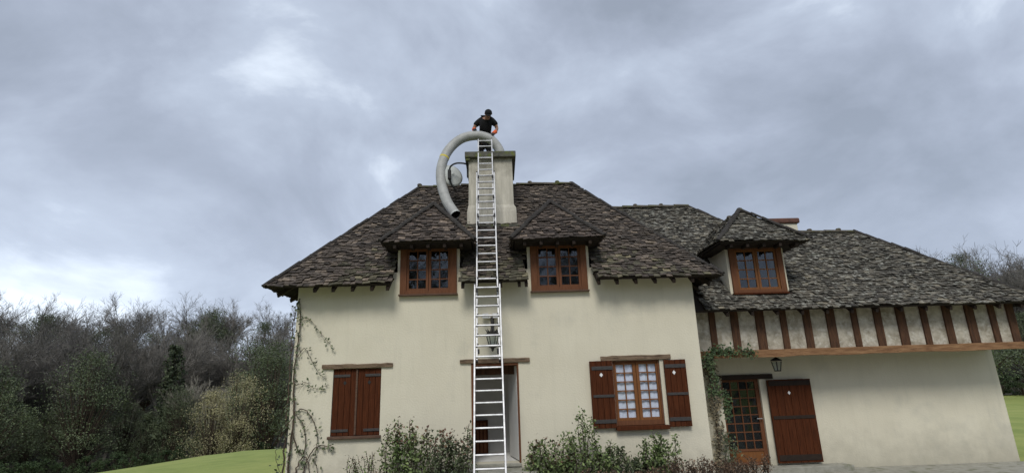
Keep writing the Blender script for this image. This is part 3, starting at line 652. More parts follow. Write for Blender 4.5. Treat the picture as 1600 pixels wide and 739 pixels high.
# ------------------------------------------------------------------ ladder
def ladder():
    T = thing('ladder', (-.19, -2.3, -.2), 'long white aluminium three section ladder leaning on the chimney top', 'ladder')
    A = V((0, -2.3, -.2)); Dd = V((0, 3.42, 7.32)).normalized(); Nn = V((0, -Dd.z, Dd.y))      # Nn points to the viewer
    xc = lambda s: -.185 - .0055*s
    def section(s0, s1, w, off, rungs, rw=.029, rd=.055, foot=False):
        for sgn in (-1, 1):
            a = A + Dd*s0 + Nn*off + V((xc(s0)+sgn*w/2, 0, 0)); b = A + Dd*s1 + Nn*off + V((xc(s1)+sgn*w/2, 0, 0))
            MB().bar(a, b, rw, rd, up=tuple(Nn)).build('rail', 'alu', T, bevel=.004)
            MB().bar(b - Dd*.002, b + Dd*.03, rw+.006, rd+.006, up=tuple(Nn)).build('rail_cap', 'black', T)
            MB().bar(a - Dd*.03, a + Dd*.004, rw+.008, rd+.008, up=tuple(Nn)).build('rail_foot', 'black', T)
        for s in rungs:
            p = A + Dd*s + Nn*off
            MB().bar(p+V((xc(s)-w/2+rw/2, 0, 0)), p+V((xc(s)+w/2-rw/2, 0, 0)), .026, .028, up=tuple(Nn)).build('rung', 'alu', T, bevel=.004)
    g = .212
    section(0.0, 4.10, .485, .04, [.22+g*k for k in range(19)])
    section(2.50, 7.34, .405, -.005, [2.58+g*k for k in range(23)])
    section(5.70, 8.60, .335, -.05, [5.80+g*k for k in range(14)])
    for s, w, off in ((3.95, .46, .085), (2.66, .40, .03), (7.15, .38, .05), (6.50, .40, .05), (5.72, .42, .04), (5.95, .42, .04)):      # hooks and guide brackets
        for sgn in (-1, 1):
            p = A + Dd*s + Nn*off + V((xc(s)+sgn*w/2*.86, 0, 0)); MB().bar(p-Dd*.045, p+Dd*.045, .035, .03, up=tuple(Nn)).build('guide_bracket', 'black', T, bevel=.004)
    for k in range(8):      # stabiliser fixings on the doubled rungs
        s = 2.8+g*k
        for sgn in (-1, 1):
            p = A+Dd*s+Nn*.03+V((xc(s)+sgn*.185, 0, 0)); MB().bar(p-V((.012, 0, 0)), p+V((.012, 0, 0)), .03, .03).build('rung_clip', 'black', T)
    return T
ladder()

# ------------------------------------------------------------------ flue liner
def smooth(pts, n=8):
    P = [V(p) for p in pts]; P = [P[0]*2-P[1]] + P + [P[-1]*2-P[-2]]; o = []
    for i in range(1, len(P)-2):
        for k in range(n):
            t = k/n; a, b, c, d_ = P[i-1:i+3]
            o.append(.5*((2*b)+(c-a)*t+(2*a-5*b+4*c-d_)*t*t+(3*b-a-3*c+d_)*t**3))
    o.append(P[-2]); return o
LP = [(.20, 1.92, 6.9), (.185, 1.94, 7.2), (.154, 1.95, 7.442), (.059, 1.95, 7.662), (-.104, 1.93, 7.84), (-.337, 1.9, 7.925), (-.57, 1.88, 7.925), (-.836, 1.85, 7.84), (-1.065, 1.8, 7.64), (-1.238, 1.72, 7.351),
      (-1.341, 1.62, 6.978), (-1.343, 1.5, 6.586), (-1.265, 1.37, 6.2), (-1.141, 1.2, 5.843), (-.95, 1.02, 5.50)]
T = thing('flue_liner', (.2, 1.92, 7.15), 'thick grey flexible flue pipe arching out of the chimney down to the roof', 'pipe')
pp = smooth(LP, 22); rad = [.122 + .0035*math.sin(i*2.1) for i in range(len(pp))]
MB().tube(pp, rad, 16, cap=False).build('pipe', 'pipe', T, smooth=True)
MB().tube(pp[-8:], .112, 16, cap=False).build('pipe_lining', 'pipe_in', T)
dd = (pp[-1]-pp[-2]).normalized()
MB().tube([pp[-1]-dd*.03, pp[-1]+dd*.015], .1275, 16, cap=False).build('pipe_rim', 'dish', T)
MB().tube([pp[-3]-dd*.1, pp[-3]-dd*.099], .118, 16).build('pipe_shade_disc', 'pipe_in', T)  # disc across the bore, its black painted as shade deep in the pipe
MB().tube(pp[9*22+6:9*22+10], .127, 16).build('tape_band', 'yellow', T)

# ------------------------------------------------------------------ satellite dish
T = thing('satellite_dish', (-.64, 1.5, 6.86), 'grey satellite dish on a bent black arm fixed to the chimney', 'satellite dish')
dm = MB(); c0 = V((-1.06, 1.55, 6.74)); ax = V((.35, -.80, .28)).normalized(); s1 = ax.cross(V((0, 0, 1))).normalized(); s2 = s1.cross(ax)
rings = []
for k, (rr, hh) in enumerate(((.0, 0), (.08, .004), (.17, .02), (.25, .045), (.31, .07))):
    b = len(dm.v); rings.append(b)
    for q in range(28):
        a = 2*math.pi*q/28; dm.v.append(tuple(c0 + s1*rr*.92*math.cos(a) + s2*rr*1.08*math.sin(a) - ax*(.0) + ax*hh*-1))
for a, b in zip(rings, rings[1:]):
    for q in range(28): dm.f.append((a+q, a+(q+1) % 28, b+(q+1) % 28, b+q)); dm.r.append(.5)
do = dm.build('reflector', 'dish', T, smooth=True); md = do.modifiers.new('solid', 'SOLIDIFY'); md.thickness = .012
MB().tube(smooth([(-.655, 1.52, 6.80), (-.67, 1.42, 6.9), (-.76, 1.36, 6.93), (-.95, 1.34, 6.93), (-1.09, 1.36, 6.86), (-1.12, 1.38, 6.72), (-1.11, 1.40, 6.5), (-1.04, 1.44, 6.36), (-.98, 1.5, 6.28)], 5), .022, 8).build('arm', 'black', T, smooth=True)
MB().box(-.70, -.643, 1.42, 1.56, 6.62, 6.82).build('wall_bracket', 'black', T, bevel=.006)
MB().box(-1.16, -1.08, 1.30, 1.42, 6.52, 6.76).build('receiver_head', 'black', T, bevel=.015)

# ------------------------------------------------------------------ wall lights
T = thing('wall_lantern', (-.13, -.005, 2.8), 'black lantern with spiky crown hanging from the wall above the front door', 'lantern')
MB().box(-.165, -.095, -.03, -.002, 2.72, 2.97).build('wall_plate', 'iron', T, bevel=.006)
MB().tube(smooth([(-.13, -.02, 2.90), (-.13, -.10, 2.95), (-.13, -.2, 2.93), (-.13, -.22, 2.82), (-.13, -.22, 2.73)], 4), .014, 8).build('bracket', 'iron', T)
cr_ = MB(); cr_.lathe([(.0, .10), (.03, .085), (.05, .03), (.115, .0), (.105, -.02)], (-.13, -.22, 2.64), 8)
for k in range(8):
    a = k*math.pi/4; cr_.tube([(-.13+.09*math.cos(a), -.22+.09*math.sin(a), 2.65), (-.13+.14*math.cos(a), -.22+.14*math.sin(a), 2.71)], [.018, .003], 5)
cr_.build('crown', 'iron', T)
lb = MB()
for k in range(6):
    a = k*math.pi/3; lb.tube([(-.13+.125*math.cos(a), -.22+.125*math.sin(a), 2.60), (-.13+.075*math.cos(a), -.22+.075*math.sin(a), 2.40)], .009, 5)
for z, r_ in ((2.605, .132), (2.40, .082)): lb.lathe([(r_, -.01), (r_+.008, 0), (r_, .012), (r_-.02, .012)], (-.13, -.22, z), 6)
lb.build('cage', 'iron', T)
MB().lathe([(.118, .0), (.070, -.195)], (-.13, -.22, 2.60), 6).build('lantern_glass', 'glass', T)
MB().lathe([(.075, .0), (.085, -.03), (.04, -.055), (.025, -.075), (.03, -.09), (.0, -.13)], (-.13, -.22, 2.395), 8).build('finial', 'iron', T)
T = thing('security_light', (-.2, -.005, 2.98), 'white twin headed security light on the wall just above the door lantern', 'security light')
MB().box(-.225, -.165, -.05, -.002, 2.94, 3.02).build('sensor_base', 'white', T, bevel=.006)
for x in (-.325, -.125):
    MB().hexa([(x, -.15, 2.93), (x+.12, -.15, 2.93), (x+.12, -.06, 2.95), (x, -.06, 2.95), (x, -.17, 3.03), (x+.12, -.17, 3.03), (x+.12, -.06, 3.04), (x, -.06, 3.04)]).build('lamp_head', 'white', T, bevel=.01)
T = thing('wall_lantern', (6.18, 1.2, 2.12), 'small black carriage lantern hanging under the oak beam beside the glazed door', 'lantern')
LC = (6.18, 1.2)
MB().tube([(6.18, 1.2, 2.12), (6.18, 1.2, 2.03)], .014, 6).build('bracket', 'iron', T)
MB().lathe([(.0, .07), (.03, .06), (.14, .0), (.13, -.015)], (*LC, 1.975), 6).build('hood', 'iron', T)
lb = MB()
for k in range(6):
    a = k*math.pi/3; lb.tube([(LC[0]+.115*math.cos(a), LC[1]+.115*math.sin(a), 1.945), (LC[0]+.07*math.cos(a), LC[1]+.07*math.sin(a), 1.755)], .009, 5)
lb.lathe([(.075, -.01), (.085, .0), (.07, .012), (.0, .012)], (*LC, 1.745), 6); lb.build('cage', 'iron', T)
MB().lathe([(.106, 0), (.064, -.185)], (*LC, 1.94), 6).build('lantern_glass', 'glass', T)

# ------------------------------------------------------------------ the sweep on the chimney
def skin(name, m, parent, chains, sub=1):
    """chains: list of point lists [(x,y,z,r)...]; equal points are shared, the first point is the root"""
    vs, rs, es, ix = [], [], [], {}
    for ch in chains:
        pr = None
        for p in ch:
            k = tuple(round(c, 4) for c in p[:3])
            if k not in ix: ix[k] = len(vs); vs.append(V(k)); rs.append(p[3])
            if pr is not None and pr != ix[k]: es.append((pr, ix[k]))
            pr = ix[k]
    org = vs[0].copy(); me = bpy.data.meshes.new(name); me.from_pydata([tuple(v-org) for v in vs], es, [])
    o = bpy.data.objects.new(name, me); C.objects.link(o); ORG[o.name] = org; o.parent = parent; o.location = org-ORG[parent.name]
    md = o.modifiers.new('skin', 'SKIN'); md.use_smooth_shade = True
    for i, sv in enumerate(me.skin_vertices[0].data):
        rr = rs[i]; sv.radius = tuple(rr) if hasattr(rr, '__len__') else (rr, rr); sv.use_root = (i == 0)
    s_ = o.modifiers.new('sub', 'SUBSURF'); s_.levels = sub; s_.render_levels = sub
    me.materials.append(M[m]); return o
T = thing('person', (-.25, 2.38, 7.15), 'man in black t-shirt, cap and orange gloves bending over the pipe on the chimney', 'person')
pel = (-.25, 2.36, 7.99, .125); ch1 = (-.24, 2.22, 8.2, .15); ch2 = (-.22, 2.08, 8.42, .15); nk = (-.175, 1.96, 8.46, .065); hd = (-.155, 1.87, 8.50, .085); hd2 = (-.14, 1.84, 8.56, .09)
aL = [(-.37, 2.09, 8.45, .085), (-.47, 2.11, 8.38, .066), (-.545, 2.12, 8.24, .046), (-.53, 1.99, 8.16, .04), (-.505, 1.90, 8.115, .03)]
aR = [(-.06, 2.09, 8.45, .085), (.035, 2.11, 8.38, .066), (.085, 2.14, 8.24, .046), (.04, 2.02, 8.10, .04), (-.03, 1.93, 8.0, .03)]
lgL = [(-.35, 2.36, 7.90, .085), (-.385, 2.33, 7.52, .07), (-.40, 2.38, 7.26, .045)]
lgR = [(-.15, 2.36, 7.90, .085), (-.13, 2.33, 7.52, .07), (-.11, 2.38, 7.26, .045)]
def hand(w, fx):       # palm and five curled fingers over the pipe
    x, y, z = w; ch = [[(x, y, z, .03), (x, y-.03, z-.012, (.036, .018)), (x, y-.06, z-.03, (.034, .016))]]
    for k, (o_, l_) in enumerate(((-.028, .8), (-.010, 1), (.009, .95), (.027, .75))):
        ch.append([(x, y-.06, z-.03, (.034, .016)), (x+o_, y-.078, z-.045, .009), (x+o_*1.1, y-.078-.02*l_, z-.075*l_-.01, .0085), (x+o_*1.1, y-.07-.01*l_, z-.03-.09*l_, .007)])
    ch.append([(x, y-.03, z-.012, (.036, .018)), (x+fx*.042, y-.045, z-.03, .01), (x+fx*.05, y-.04, z-.06, .008)])
    return ch
body = [[pel, ch1, ch2, nk, hd, hd2], [ch2]+aL, [ch2]+aR, [pel]+lgL, [pel]+lgR]
skin('body', 'skin', T, body + hand((-.505, 1.90, 8.115), 1) + hand((-.03, 1.93, 8.0), -1), 1)
up = lambda p, k: (p[0], p[1], p[2], p[3]*k)
skin('shirt', 'cloth_black', T, [[up(pel, 1.12), up(ch1, 1.2), up(ch2, 1.32), (-.18, 1.985, 8.47, .115)], [up(ch2, 1.32), up(aL[0], 1.38), up(aL[1], 1.3), (-.51, 2.125, 8.32, .072)], [up(ch2, 1.32), up(aR[0], 1.38), up(aR[1], 1.3), (.06, 2.137, 8.32, .072)]], 2)
skin('trousers', 'trouser', T, [[up(pel, 1.16), up(lgL[0], 1.12), up(lgL[1], 1.15), (-.40, 2.375, 7.22, .065)], [up(pel, 1.16), up(lgR[0], 1.12), up(lgR[1], 1.15), (-.11, 2.375, 7.22, .065)]], 2)
for x in (-.40, -.11): skin('shoe', 'black', T, [[(x, 2.40, 7.19, .045), (x, 2.33, 7.185, .042), (x, 2.22, 7.175, .03)]], 2)
# gloves: orange cuff and back, dark palm gripping the pipe
for (w, e_, fx) in (((-.505, 1.90, 8.115), (-.53, 1.99, 8.16), 1), ((-.03, 1.93, 8.0), (.04, 2.02, 8.10), -1)):
    a = V(w); b = V(e_); MB().tube([b, (a+b)/2, a, a+V((0, -.03, -.012))], [.056, .050, .044, .046], 12).build('glove_cuff', 'orange', T, smooth=True)
    ch = hand(w, fx); skin('glove', 'black', T, [[(p[0], p[1]-.002, p[2]+.002, (tuple(q*1.22 for q in p[3]) if hasattr(p[3], '__len__') else p[3]*1.25)) for p in c] for c in ch], 1)
# head details
hc = V((-.140, 1.83, 8.53))
hm = MB(); fd = V((.06, -.50, -.86)).normalized(); sd_ = fd.cross(V((0, 0, 1))).normalized(); ud = sd_.cross(fd)
cap_ = MB(); b0 = 0
for i in range(6):
    ph_ = i/5*math.pi/2
    for k in range(16):
        a = 2*math.pi*k/16; cap_.v.append(tuple(hc + ud*(.03+.085*math.sin(ph_)) + (fd*math.cos(a)*1.12 + sd_*math.sin(a))*(.098*math.cos(ph_)+.001)))
for i in range(5):
    for k in range(16): cap_.f.append((i*16+k, i*16+(k+1) % 16, (i+1)*16+(k+1) % 16, (i+1)*16+k)); cap_.r.append(.5)
cap_.hexa([tuple(hc+ud*.03+fd*a+sd_*b) for a, b in ((.09, -.075), (.09, .075), (.17, .05), (.17, -.05))] + [tuple(hc+ud*.042+fd*a+sd_*b) for a, b in ((.09, -.075), (.09, .075), (.165, .05), (.165, -.05))])
cap_.build('cap', 'cloth_black', T, smooth=False)
fc_ = MB(); fc_.tube([hc+fd*.075+ud*.0, hc+fd*.108-ud*.025, hc+fd*.09-ud*.035], [.006, .014, .008], 6); fc_.build('nose', 'skin', T, smooth=True)
for s_ in (-1, 1):
    MB().tube([hc+sd_*s_*.083-ud*.0, hc+sd_*s_*.096-ud*.012], [.022, .016], 8).build('ear', 'skin', T, smooth=True)
    MB().lathe([(.0, .006), (.008, .003), (.009, -.003), (.0, -.006)], tuple(hc+fd*.088+sd_*s_*.03+ud*.012), 8).build('eye', 'black', T)
MB().tube([hc+fd*.082-ud*.06-sd_*.022, hc+fd*.088-ud*.062, hc+fd*.082-ud*.06+sd_*.022], .005, 6).build('mouth', 'brick', T)
MB().tube([hc-fd*.04-ud*.03, hc-fd*.055-ud*.0], [.072, .086], 12).build('hair', 'black', T, smooth=True)

# ------------------------------------------------------------------ plants
def leaf(mb, p, sz, rg, nrm=None, rnd=None):
    n = V((rg.gauss(0, 1), rg.gauss(0, 1), rg.gauss(0, 1)+.5)).normalized() if nrm is None else nrm
    t = n.orthogonal().normalized(); a = rg.random()*6.28; u = t*math.cos(a) + n.cross(t)*math.sin(a); v = n.cross(u); p = V(p)
    mb.quad(p-u*sz*.5, p-v*sz*.28+n*sz*.08, p+u*sz*.5, p+v*sz*.28+n*sz*.08, rnd=rg.random() if rnd is None else rnd)
def shrub(name, x0, x1, y, zb, top, label, seed, nstem=16, leaves=80, lm='leaf', lsz=.055, tipm=None, depth=.35, cat='shrub', group=None, spread=.10, bare=.15):
    """top(x): height of the crown along X"""
    rg = random.Random(seed); T = thing(name, ((x0+x1)/2, y, zb), label, cat, group); st = MB(); lf = MB(); tp = MB()
    for k in range(nstem):
        bx = x0+(x1-x0)*(k+rg.random())/nstem; by = y+rg.uniform(-depth, depth)*.5; h = (top(bx)-zb)*rg.uniform(.65, 1.04)
        lx, ly = rg.uniform(-.15, .15), rg.uniform(-.1, .1); pts = [V((bx+lx*t+.03*math.sin(t*7+k), by+ly*t, zb+h*t)) for t in [i/6 for i in range(7)]]
        st.tube(pts, [.012*(1-t*.7/6) for t in range(7)], 5)
        for j in range(int(leaves*1.2) if leaves > 60 else int(leaves*1.4)):
            t = bare+(1-bare)*rg.random(); i = min(int(t*6), 5); p = pts[i].lerp(pts[i+1], t*6-i)
            sp = spread*(1.25-t*.7)
            q_ = p + V((rg.gauss(0, sp), rg.gauss(0, sp*.8), rg.gauss(0, sp*.7)))
            if j % 7 == 0: st.tube([p, q_], [.004, .002], 3, cap=False)
            leaf(tp if (tipm and t > .85 and rg.random() < .4) else lf, q_, lsz*rg.uniform(.7, 1.5), rg)
    st.build('stem', 'bark', T); lf.build('foliage', lm, T)
    if tp.v: tp.build('young_leaves', tipm, T)
    return T
bump = lambda x, c, w_, h: h*math.exp(-((x-c)/w_)**2)
shrub('shrub', -2.12, -1.32, -.5, -.18, lambda x: .62+bump(x, -1.65, .28, .55)+bump(x, -1.98, .12, .42), 'leafy shrub with reddish tips against the wall between left shutter and door', 11, 16, 125, tipm='leaf_red', spread=.085)
shrub('shrub', -1.28, -.62, -.52, -.18, lambda x: .66+bump(x, -.80, .2, .32)+bump(x, -1.2, .14, .45), 'dark green shrub tight against the left side of the front doorway', 12, 14, 130, 'leaf_dark', tipm='leaf_red', spread=.08)
shrub('rose_bush', .48, 1.15, -.5, -.18, lambda x: .45+bump(x, .75, .22, .28), 'low green bush just right of the front doorstep', 13, 13, 120, spread=.085, tipm='leaf_red')
shrub('rose_bush', 1.15, 2.0, -.5, -.18, lambda x: .56+bump(x, 1.45, .17, .64), 'tall climbing rose bush rising left of the open shutters', 14, 17, 120, spread=.085)
shrub('rose_bush', 2.0, 2.75, -.52, -.18, lambda x: .38+bump(x, 1.95, .25, .18), 'low dark bush under the window with open shutters', 15, 12, 115, 'leaf_dark', spread=.08)
shrub('rose_bush', 2.62, 3.08, -.42, -.18, lambda x: .55+bump(x, 2.85, .25, .18), 'bush with dense top below the right end of the window sill', 16, 11, 115, spread=.075)
shrub('flowering_herb', -2.75, -2.2, -.62, -.18, lambda x: .46+bump(x, -2.35, .2, .12), 'thin seed heads with small dark tufts below the closed shutters', 17, 16, 22, 'leaf', .035, 'leaf_red', spread=.045, cat='plant', bare=.4)
shrub('dry_perennial', -2.6, -1.7, -.85, -.18, lambda x: .12+bump(x, -2.15, .3, .14), 'pinkish brown dried plant in the bed below the closed shutters', 18, 40, 40, 'leaf_dry', .035, spread=.05, cat='plant')
shrub('dry_perennial', 1.4, 2.9, -.9, -.18, lambda x: .14+.05*math.sin(x*5), 'dried brown perennials in the bed below the open window', 19, 60, 34, 'leaf_dry', .035, spread=.05, cat='plant')
shrub('dry_perennial', 2.95, 4.25, -.75, -.18, lambda x: .26+.07*math.sin(x*9)+bump(x, 3.25, .12, .1), 'dried grey brown stalks at the right corner of the cream wall', 20, 60, 34, 'leaf_dry', .032, spread=.045, cat='plant')
shrub('dry_perennial', 4.4, 5.2, .25, -.18, lambda x: .08+.05*math.sin(x*9), 'low dried plants before the glazed door step', 21, 30, 30, 'leaf_dry', .032, spread=.045, cat='plant')

def climber(name, label, paths, lm, seed, nleaf, lsz, y=-.03, z0=-.2, lrange=(0, 1), base=None, spread=.05, sm='vine_bark'):
    rg = random.Random(seed); T = thing(name, base or (*paths[0][0][0][:2], z0), label, 'climbing plant'); st = MB(); lf = MB()
    for pts, r_ in paths:
        q_ = smooth(pts, 7); q_ = [p+V((rg.gauss(0, .008), rg.gauss(0, .004), rg.gauss(0, .008))) for p in q_]; n = len(q_)
        st.tube(q_, [max(r_*(1-.65*i/n), .003) for i in range(n)], 6)
        L_ = sum((a-b).length for a, b in zip(q_, q_[1:]))
        for _ in range(int(L_*nleaf)):
            p = q_[rg.randrange(int(n*lrange[0]), n)]; leaf(lf, p+V((rg.gauss(0, spread), -abs(rg.gauss(0, .025)), rg.gauss(0, spread))), lsz*rg.uniform(.6, 1.4), rg, V((rg.gauss(0, .4), -1, rg.gauss(.3, .4))).normalized())
        for _ in range(int(L_*3.5)):
            p = q_[rg.randrange(n)]; a = rg.uniform(0, 6.28); l_ = rg.uniform(.06, .22); e1 = p+V((math.cos(a)*l_*.5, -.01, math.sin(a)*l_*.5)); st.tube([p, e1, e1+V((rg.uniform(-.08, .08), 0, rg.uniform(-.12, .02)))], [.004, .003, .002], 3, cap=False)
    st.build('stem', sm, T); lf.build('foliage', lm, T); return T
yv = -.045
climber('climbing_vine', 'bare twining vine with few leaves climbing the left corner of the cream wall', [
    ([(-4.02, yv, -.2), (-4.0, yv, .5), (-3.98, yv, 1.3), (-4.03, yv, 2.1), (-3.98, yv, 2.8), (-4.02, yv, 3.45)], .024),
    ([(-4.12, .04, -.2), (-4.13, .0, .7), (-4.11, yv, 1.6), (-4.12, yv, 2.5), (-4.1, yv, 3.3)], .020),
    ([(-3.95, yv, -.2), (-3.85, yv, .25), (-3.72, yv, .6), (-3.78, yv, 1.0), (-3.98, yv, 1.25)], .016),
    ([(-3.98, yv, 1.25), (-3.8, yv, 1.3), (-3.6, yv, 1.1), (-3.5, yv, .75), (-3.52, yv, .4), (-3.45, yv, .1), (-3.4, yv, -.2)], .011),
    ([(-3.72, yv, .0), (-3.7, yv, .35), (-3.5, yv, .62), (-3.3, yv, .63), (-3.22, yv, .65)], .014),
    ([(-3.98, yv, .9), (-3.85, yv, .55), (-3.68, yv, .4), (-3.6, yv, .1), (-3.62, yv, -.2)], .013),
    ([(-3.99, yv, 1.2), (-4.2, yv, .8), (-4.25, yv, .4), (-4.1, yv, .1), (-4.15, yv, -.2)], .007),
    ([(-4.0, yv, 3.0), (-3.85, yv, 3.05), (-3.65, yv, 2.85), (-3.45, yv, 2.62), (-3.28, yv, 2.42)], .006),
    ([(-4.0, yv, 2.3), (-3.85, yv, 2.45), (-3.7, yv, 2.2), (-3.55, yv, 1.98), (-3.4, yv, 1.85)], .007),
    ([(-4.0, yv, 1.75), (-3.8, yv, 1.8), (-3.65, yv, 1.7), (-3.5, yv, 1.68), (-3.34, yv, 1.74)], .006),
    ], 'leaf_dark', 3, 19, .062, lrange=(.15, 1), spread=.045)
climber('climbing_ivy', 'green ivy and pale dead leaves climbing in the corner between the two walls', [
    ([(4.80, 1.64, -.2), (4.83, 1.64, .6), (4.80, 1.64, 1.3), (4.78, 1.64, 2.0), (4.80, 1.64, 2.15)], .02),
    ([(4.71, 1.64, -.1), (4.91, 1.64, .5), (4.74, 1.64, 1.0), (4.89, 1.64, 1.55), (4.71, 1.64, 1.9)], .015),
    ([(4.86, 1.64, .9), (4.99, 1.64, 1.2), (4.97, 1.64, 1.5), (4.89, 1.64, 1.8)], .012)], 'leaf_pale', 5, 150, .06, spread=.06)
climber('climbing_ivy', 'bright green ivy tuft lying along the left end of the oak beam', [
    ([(4.35, .80, 2.0), (4.6, .79, 2.15), (4.9, .79, 2.18), (5.3, .79, 2.15), (5.5, .79, 2.12)], .012),
    ([(4.4, .80, 1.95), (4.55, .80, 2.15), (4.75, .79, 2.22), (5.05, .79, 2.17)], .012),
    ([(4.45, .82, 1.35), (4.6, .82, 1.6), (4.5, .82, 1.9), (4.55, .82, 2.0)], .012),
    ([(4.5, .82, 1.35), (4.72, .82, 1.3), (4.78, .82, 1.05), (4.76, .82, .8)], .008)], 'leaf_ivy', 6, 190, .062, spread=.055)
climber('climbing_ivy', 'small dark ivy patch at the foot of the glazed door jamb', [
    ([(4.91, 1.64, -.2), (4.97, 1.64, .1), (5.01, 1.64, .3), (4.93, 1.64, .42)], .01), ([(5.03, 1.64, -.15), (5.18, 1.64, .05), (5.14, 1.64, .2)], .008)], 'leaf_dark', 7, 150, .055, spread=.06)

# ------------------------------------------------------------------ trees
def bare_tree(seed, h, m='bark_grey', spread=.5, levels=5, kids=3):
    rg = random.Random(seed); tr = MB(); tw = MB()
    def grow(p, d_, l, r_, lv):
        pts = [p]; dd_ = d_.copy(); n = 4
        for i in range(n):
            dd_ = (dd_ + V((rg.gauss(0, .10), rg.gauss(0, .10), rg.gauss(.05, .07)))).normalized(); pts.append(pts[-1]+dd_*l/n)
        (tr if lv >= levels-1 else tw).tube(pts, [r_*(1-.5*i/n) for i in range(n+1)], 6 if lv >= levels-1 else 3, rg.random(), cap=False)
        if lv == 0: return
        for k in range(kids + (1 if lv < levels-1 else 2)):
            i = rg.randint(1 if lv < levels else 2, n); a = rg.random()*6.28; sp = spread*rg.uniform(.6, 1.4)
            s1 = dd_.orthogonal().normalized(); s2 = dd_.cross(s1)
            grow(pts[i], (dd_ + (s1*math.cos(a)+s2*math.sin(a))*sp).normalized(), l*rg.uniform(.5, .75), max(r_*.5, .014), lv-1)
    grow(V((0, 0, -.3)), V((0, 0, 1)), h*.42, h*.016, levels)
    return tr, tw, m
def blob_crown(seed, h, kind):
    rg = random.Random(seed); tr = MB(); lf = MB(); cg = lambda s: max(-1.5*s, min(1.5*s, rg.gauss(0, s)))
    if kind == 'pine':
        tr.tube([(0, 0, -.3), (.1, 0, h*.5), (0, .1, h*.95)], [h*.016, h*.011, h*.003], 7)
        for k in range(26):
            t = .22+.78*k/26; rr = h*.24*(1.08-t)**.75
            for j in range(6):
                a = rg.random()*6.28; L_ = rr*rg.uniform(.6, 1.1); zz = h*t
                for q_ in range(11):
                    f_ = rg.random()**.6; c_ = V((math.cos(a)*L_*f_, math.sin(a)*L_*f_, zz-L_*f_*.18))+V((rg.gauss(0, .18), rg.gauss(0, .18), rg.gauss(0, .16))); leaf(lf, c_, rg.uniform(.3, .65), rg)
    else:
        n, cl = {'bush': (34, 60), 'willow': (70, 110)}.get(kind, (70, 150))
        for k in range(n):
            a = rg.random()*6.28; zt = rg.uniform(.18 if kind != 'bush' else .05, 1); rr = h*(.34 if kind != 'bush' else .62)*math.sin(math.pi*min(max(zt*.86+.12, 0), 1))**.7*rg.uniform(.3, 1)
            c_ = V((math.cos(a)*rr, math.sin(a)*rr, zt*h*.95))
            tr.tube([(0, 0, h*.12*zt), c_*.5+V((0, 0, h*.05)), c_], [h*.010, h*.005, .02], 4, cap=False); s_ = h*.062*rg.uniform(.6, 1.3); tone = rg.random()*.5
            for j in range(cl): leaf(lf, c_+V((cg(s_), cg(s_), cg(s_*.8))), rg.uniform(.009, .019)*h if kind != 'bush' else rg.uniform(.04, .08)*h, rg, rnd=tone+rg.random()*.5)
        tr.tube([(0, 0, -.3), (0, .05, h*.5)], [h*.02, h*.012], 7)
    return tr, lf
PROTO = {}
def proto(key):
    if key in PROTO: return PROTO[key], False
    kind, sd = key
    if kind in ('bare', 'birch'): tr, tw, m = bare_tree(sd, 14, 'bark_pale' if kind == 'birch' else 'bark_grey', .42 if kind == 'birch' else .62, 5, 4 if kind == 'bare' else 3); mm = (m, m)
    else:
        tr, tw = blob_crown(sd, {'pine': 15, 'broad': 11, 'willow': 9, 'bush': 2.2}[kind], kind); mm = ('bark', {'pine': 'leaf_pine', 'broad': 'leaf_dark', 'willow': 'leaf_willow', 'bush': 'leaf_hedge'}[kind])
    o1 = tr.build('trunk', mm[0], None, origin=(0, 0, 0)); o2 = tw.build('crown', mm[1], None, origin=(0, 0, 0))
    PROTO[key] = (o1, o2); return PROTO[key], True
def plant_tree(name, key, x, y, sc, rz, label, cat='tree', group=None, sink=0):
    (a, b), new = proto(key); T = thing(name, (x, y, terrain(x, y)-sink), label, cat, group); T.rotation_euler = (0, 0, rz); T.scale = (sc, sc, sc)
    for o in (a, b):
        c = o if new else o.copy()
        if not new: C.objects.link(c)
        c.parent = T; c.location = (0, 0, 0)
    return T
def pol(az, r_): return math.sin(R(az))*r_, -11+math.cos(R(az))*r_
rg = random.Random(77)
# azimuths: the photograph's left strip looks about 22 to 30 degrees left of straight ahead
for i in range(46):
    az = (-52 + i*1.0 if i < 32 else 36 + (i-32)*1.5) + rg.uniform(-.4, .4)
    r_ = rg.uniform(68, 88); x, y = pol(az, r_)
    plant_tree('bare_tree', (('bare', 3), ('bare', 4), ('bare', 5))[i % 3], x, y, rg.uniform(.80, 1.05), rg.random()*6.28, 'bare grey deciduous tree in the wood beyond the lawn', group='bare trees of the wood')
for i in range(34):
    az = (-52 + i*1.35 if i < 24 else 36 + (i-24)*2.0) + rg.uniform(-.5, .5)
    x, y = pol(az, rg.uniform(88, 112))
    if i % 3 == 0: plant_tree('evergreen_tree', (('broad', 7), ('broad', 9))[i % 2], x, y, rg.uniform(.95, 1.25), rg.random()*6.28, 'dark evergreen standing high at the back of the wood', group='evergreens at the back of the wood')
    else: plant_tree('bare_tree', (('bare', 4), ('bare', 5), ('bare', 3))[i % 3], x, y, rg.uniform(.85, 1.1), rg.random()*6.28, 'bare grey deciduous tree in the wood beyond the lawn', group='bare trees of the wood')
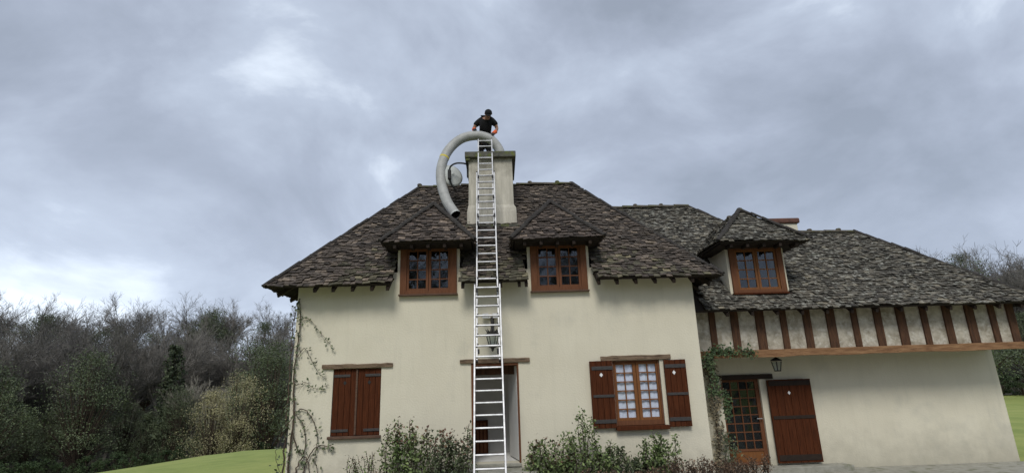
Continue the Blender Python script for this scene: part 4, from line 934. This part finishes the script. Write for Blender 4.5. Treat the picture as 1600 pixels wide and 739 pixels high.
for i in range(26):
    az = (-52 + i*1.55 if i < 20 else 37 + (i-20)*2.4) + rg.uniform(-.5, .5); x, y = pol(az, rg.uniform(63, 70))
    plant_tree('undergrowth_tree', (('broad', 6), ('broad', 9), ('broad', 8))[i % 3], x, y, rg.uniform(.42, .68), rg.random()*6.28, 'low dark bushy tree in the undergrowth of the wood', group='undergrowth of the wood')
FR = [('broad', 8, -22.0, 57, .98, 'green leafy tree immediately left of the house corner'), ('pine', 2, -30.2, 63, .74, 'narrow dark conifer standing alone among the bare trees of the wood'), ('broad', 6, -29.3, 61, .62, 'dark leafy tree just right of the narrow conifer'), ('broad', 7, -23.4, 60, 1.02, 'tall dark green tree right behind the left corner of the house'),
      ('birch', 9, -26.4, 60, .62, 'pale trunked bare birch in the middle of the wood'), ('birch', 9, -28.1, 62, .66, 'slim pale birch left of the yellowish willow'), ('broad', 6, -36, 62, .95, 'broad dark tree far left beyond the lawn'), ('broad', 7, -42, 60, .85, 'leafy tree at the far left end of the lawn'),
      ('broad', 7, 41, 52, .9, 'leafy dark tree beyond the far right end of the wing')]
for k, sd, az, r_, sc, lb_ in FR:
    x, y = pol(az, r_); plant_tree({'pine': 'conifer', 'broad': 'broadleaf_tree', 'birch': 'birch_tree'}[k], (k, sd), x, y, sc, az, lb_)
for i, (x, y, sc) in enumerate(((-7, -27, .95), (-1.5, -31, 1.1), (4.5, -26, .9), (11, -30, 1.05), (-14, -32, 1.1))):
    plant_tree('bare_tree', ('bare', 3+i % 3), x, y, sc, i*1.3, 'bare tree across the garden from the house, mirrored in the dormer panes', group='bare trees facing the house')
for i, (az, r_, sc, lb_) in enumerate(((-26.6, 50, .70, 'yellowish green willow bush, widest one left of the house corner'), (-24.7, 52, .86, 'taller yellowish willow bush partly hidden by the house corner vine'))):
    x, y = pol(az, r_); plant_tree('willow_bush', ('willow', 4+i % 2), x, y, sc, i*2, lb_, 'bush')
for i in range(56):
    az = -55+i*.9 if i < 38 else 34+(i-38)*1.2
    x, y = pol(az, 56.5+1.4*math.sin(i*1.7)); plant_tree('hedge_bush', ('bush', 2+i % 2), x, y, .62+.28*rg.random(), rg.random()*6.28, 'low dark evergreen bush in the row at the foot of the wood', 'bush', 'low bushes along the lawn edge')
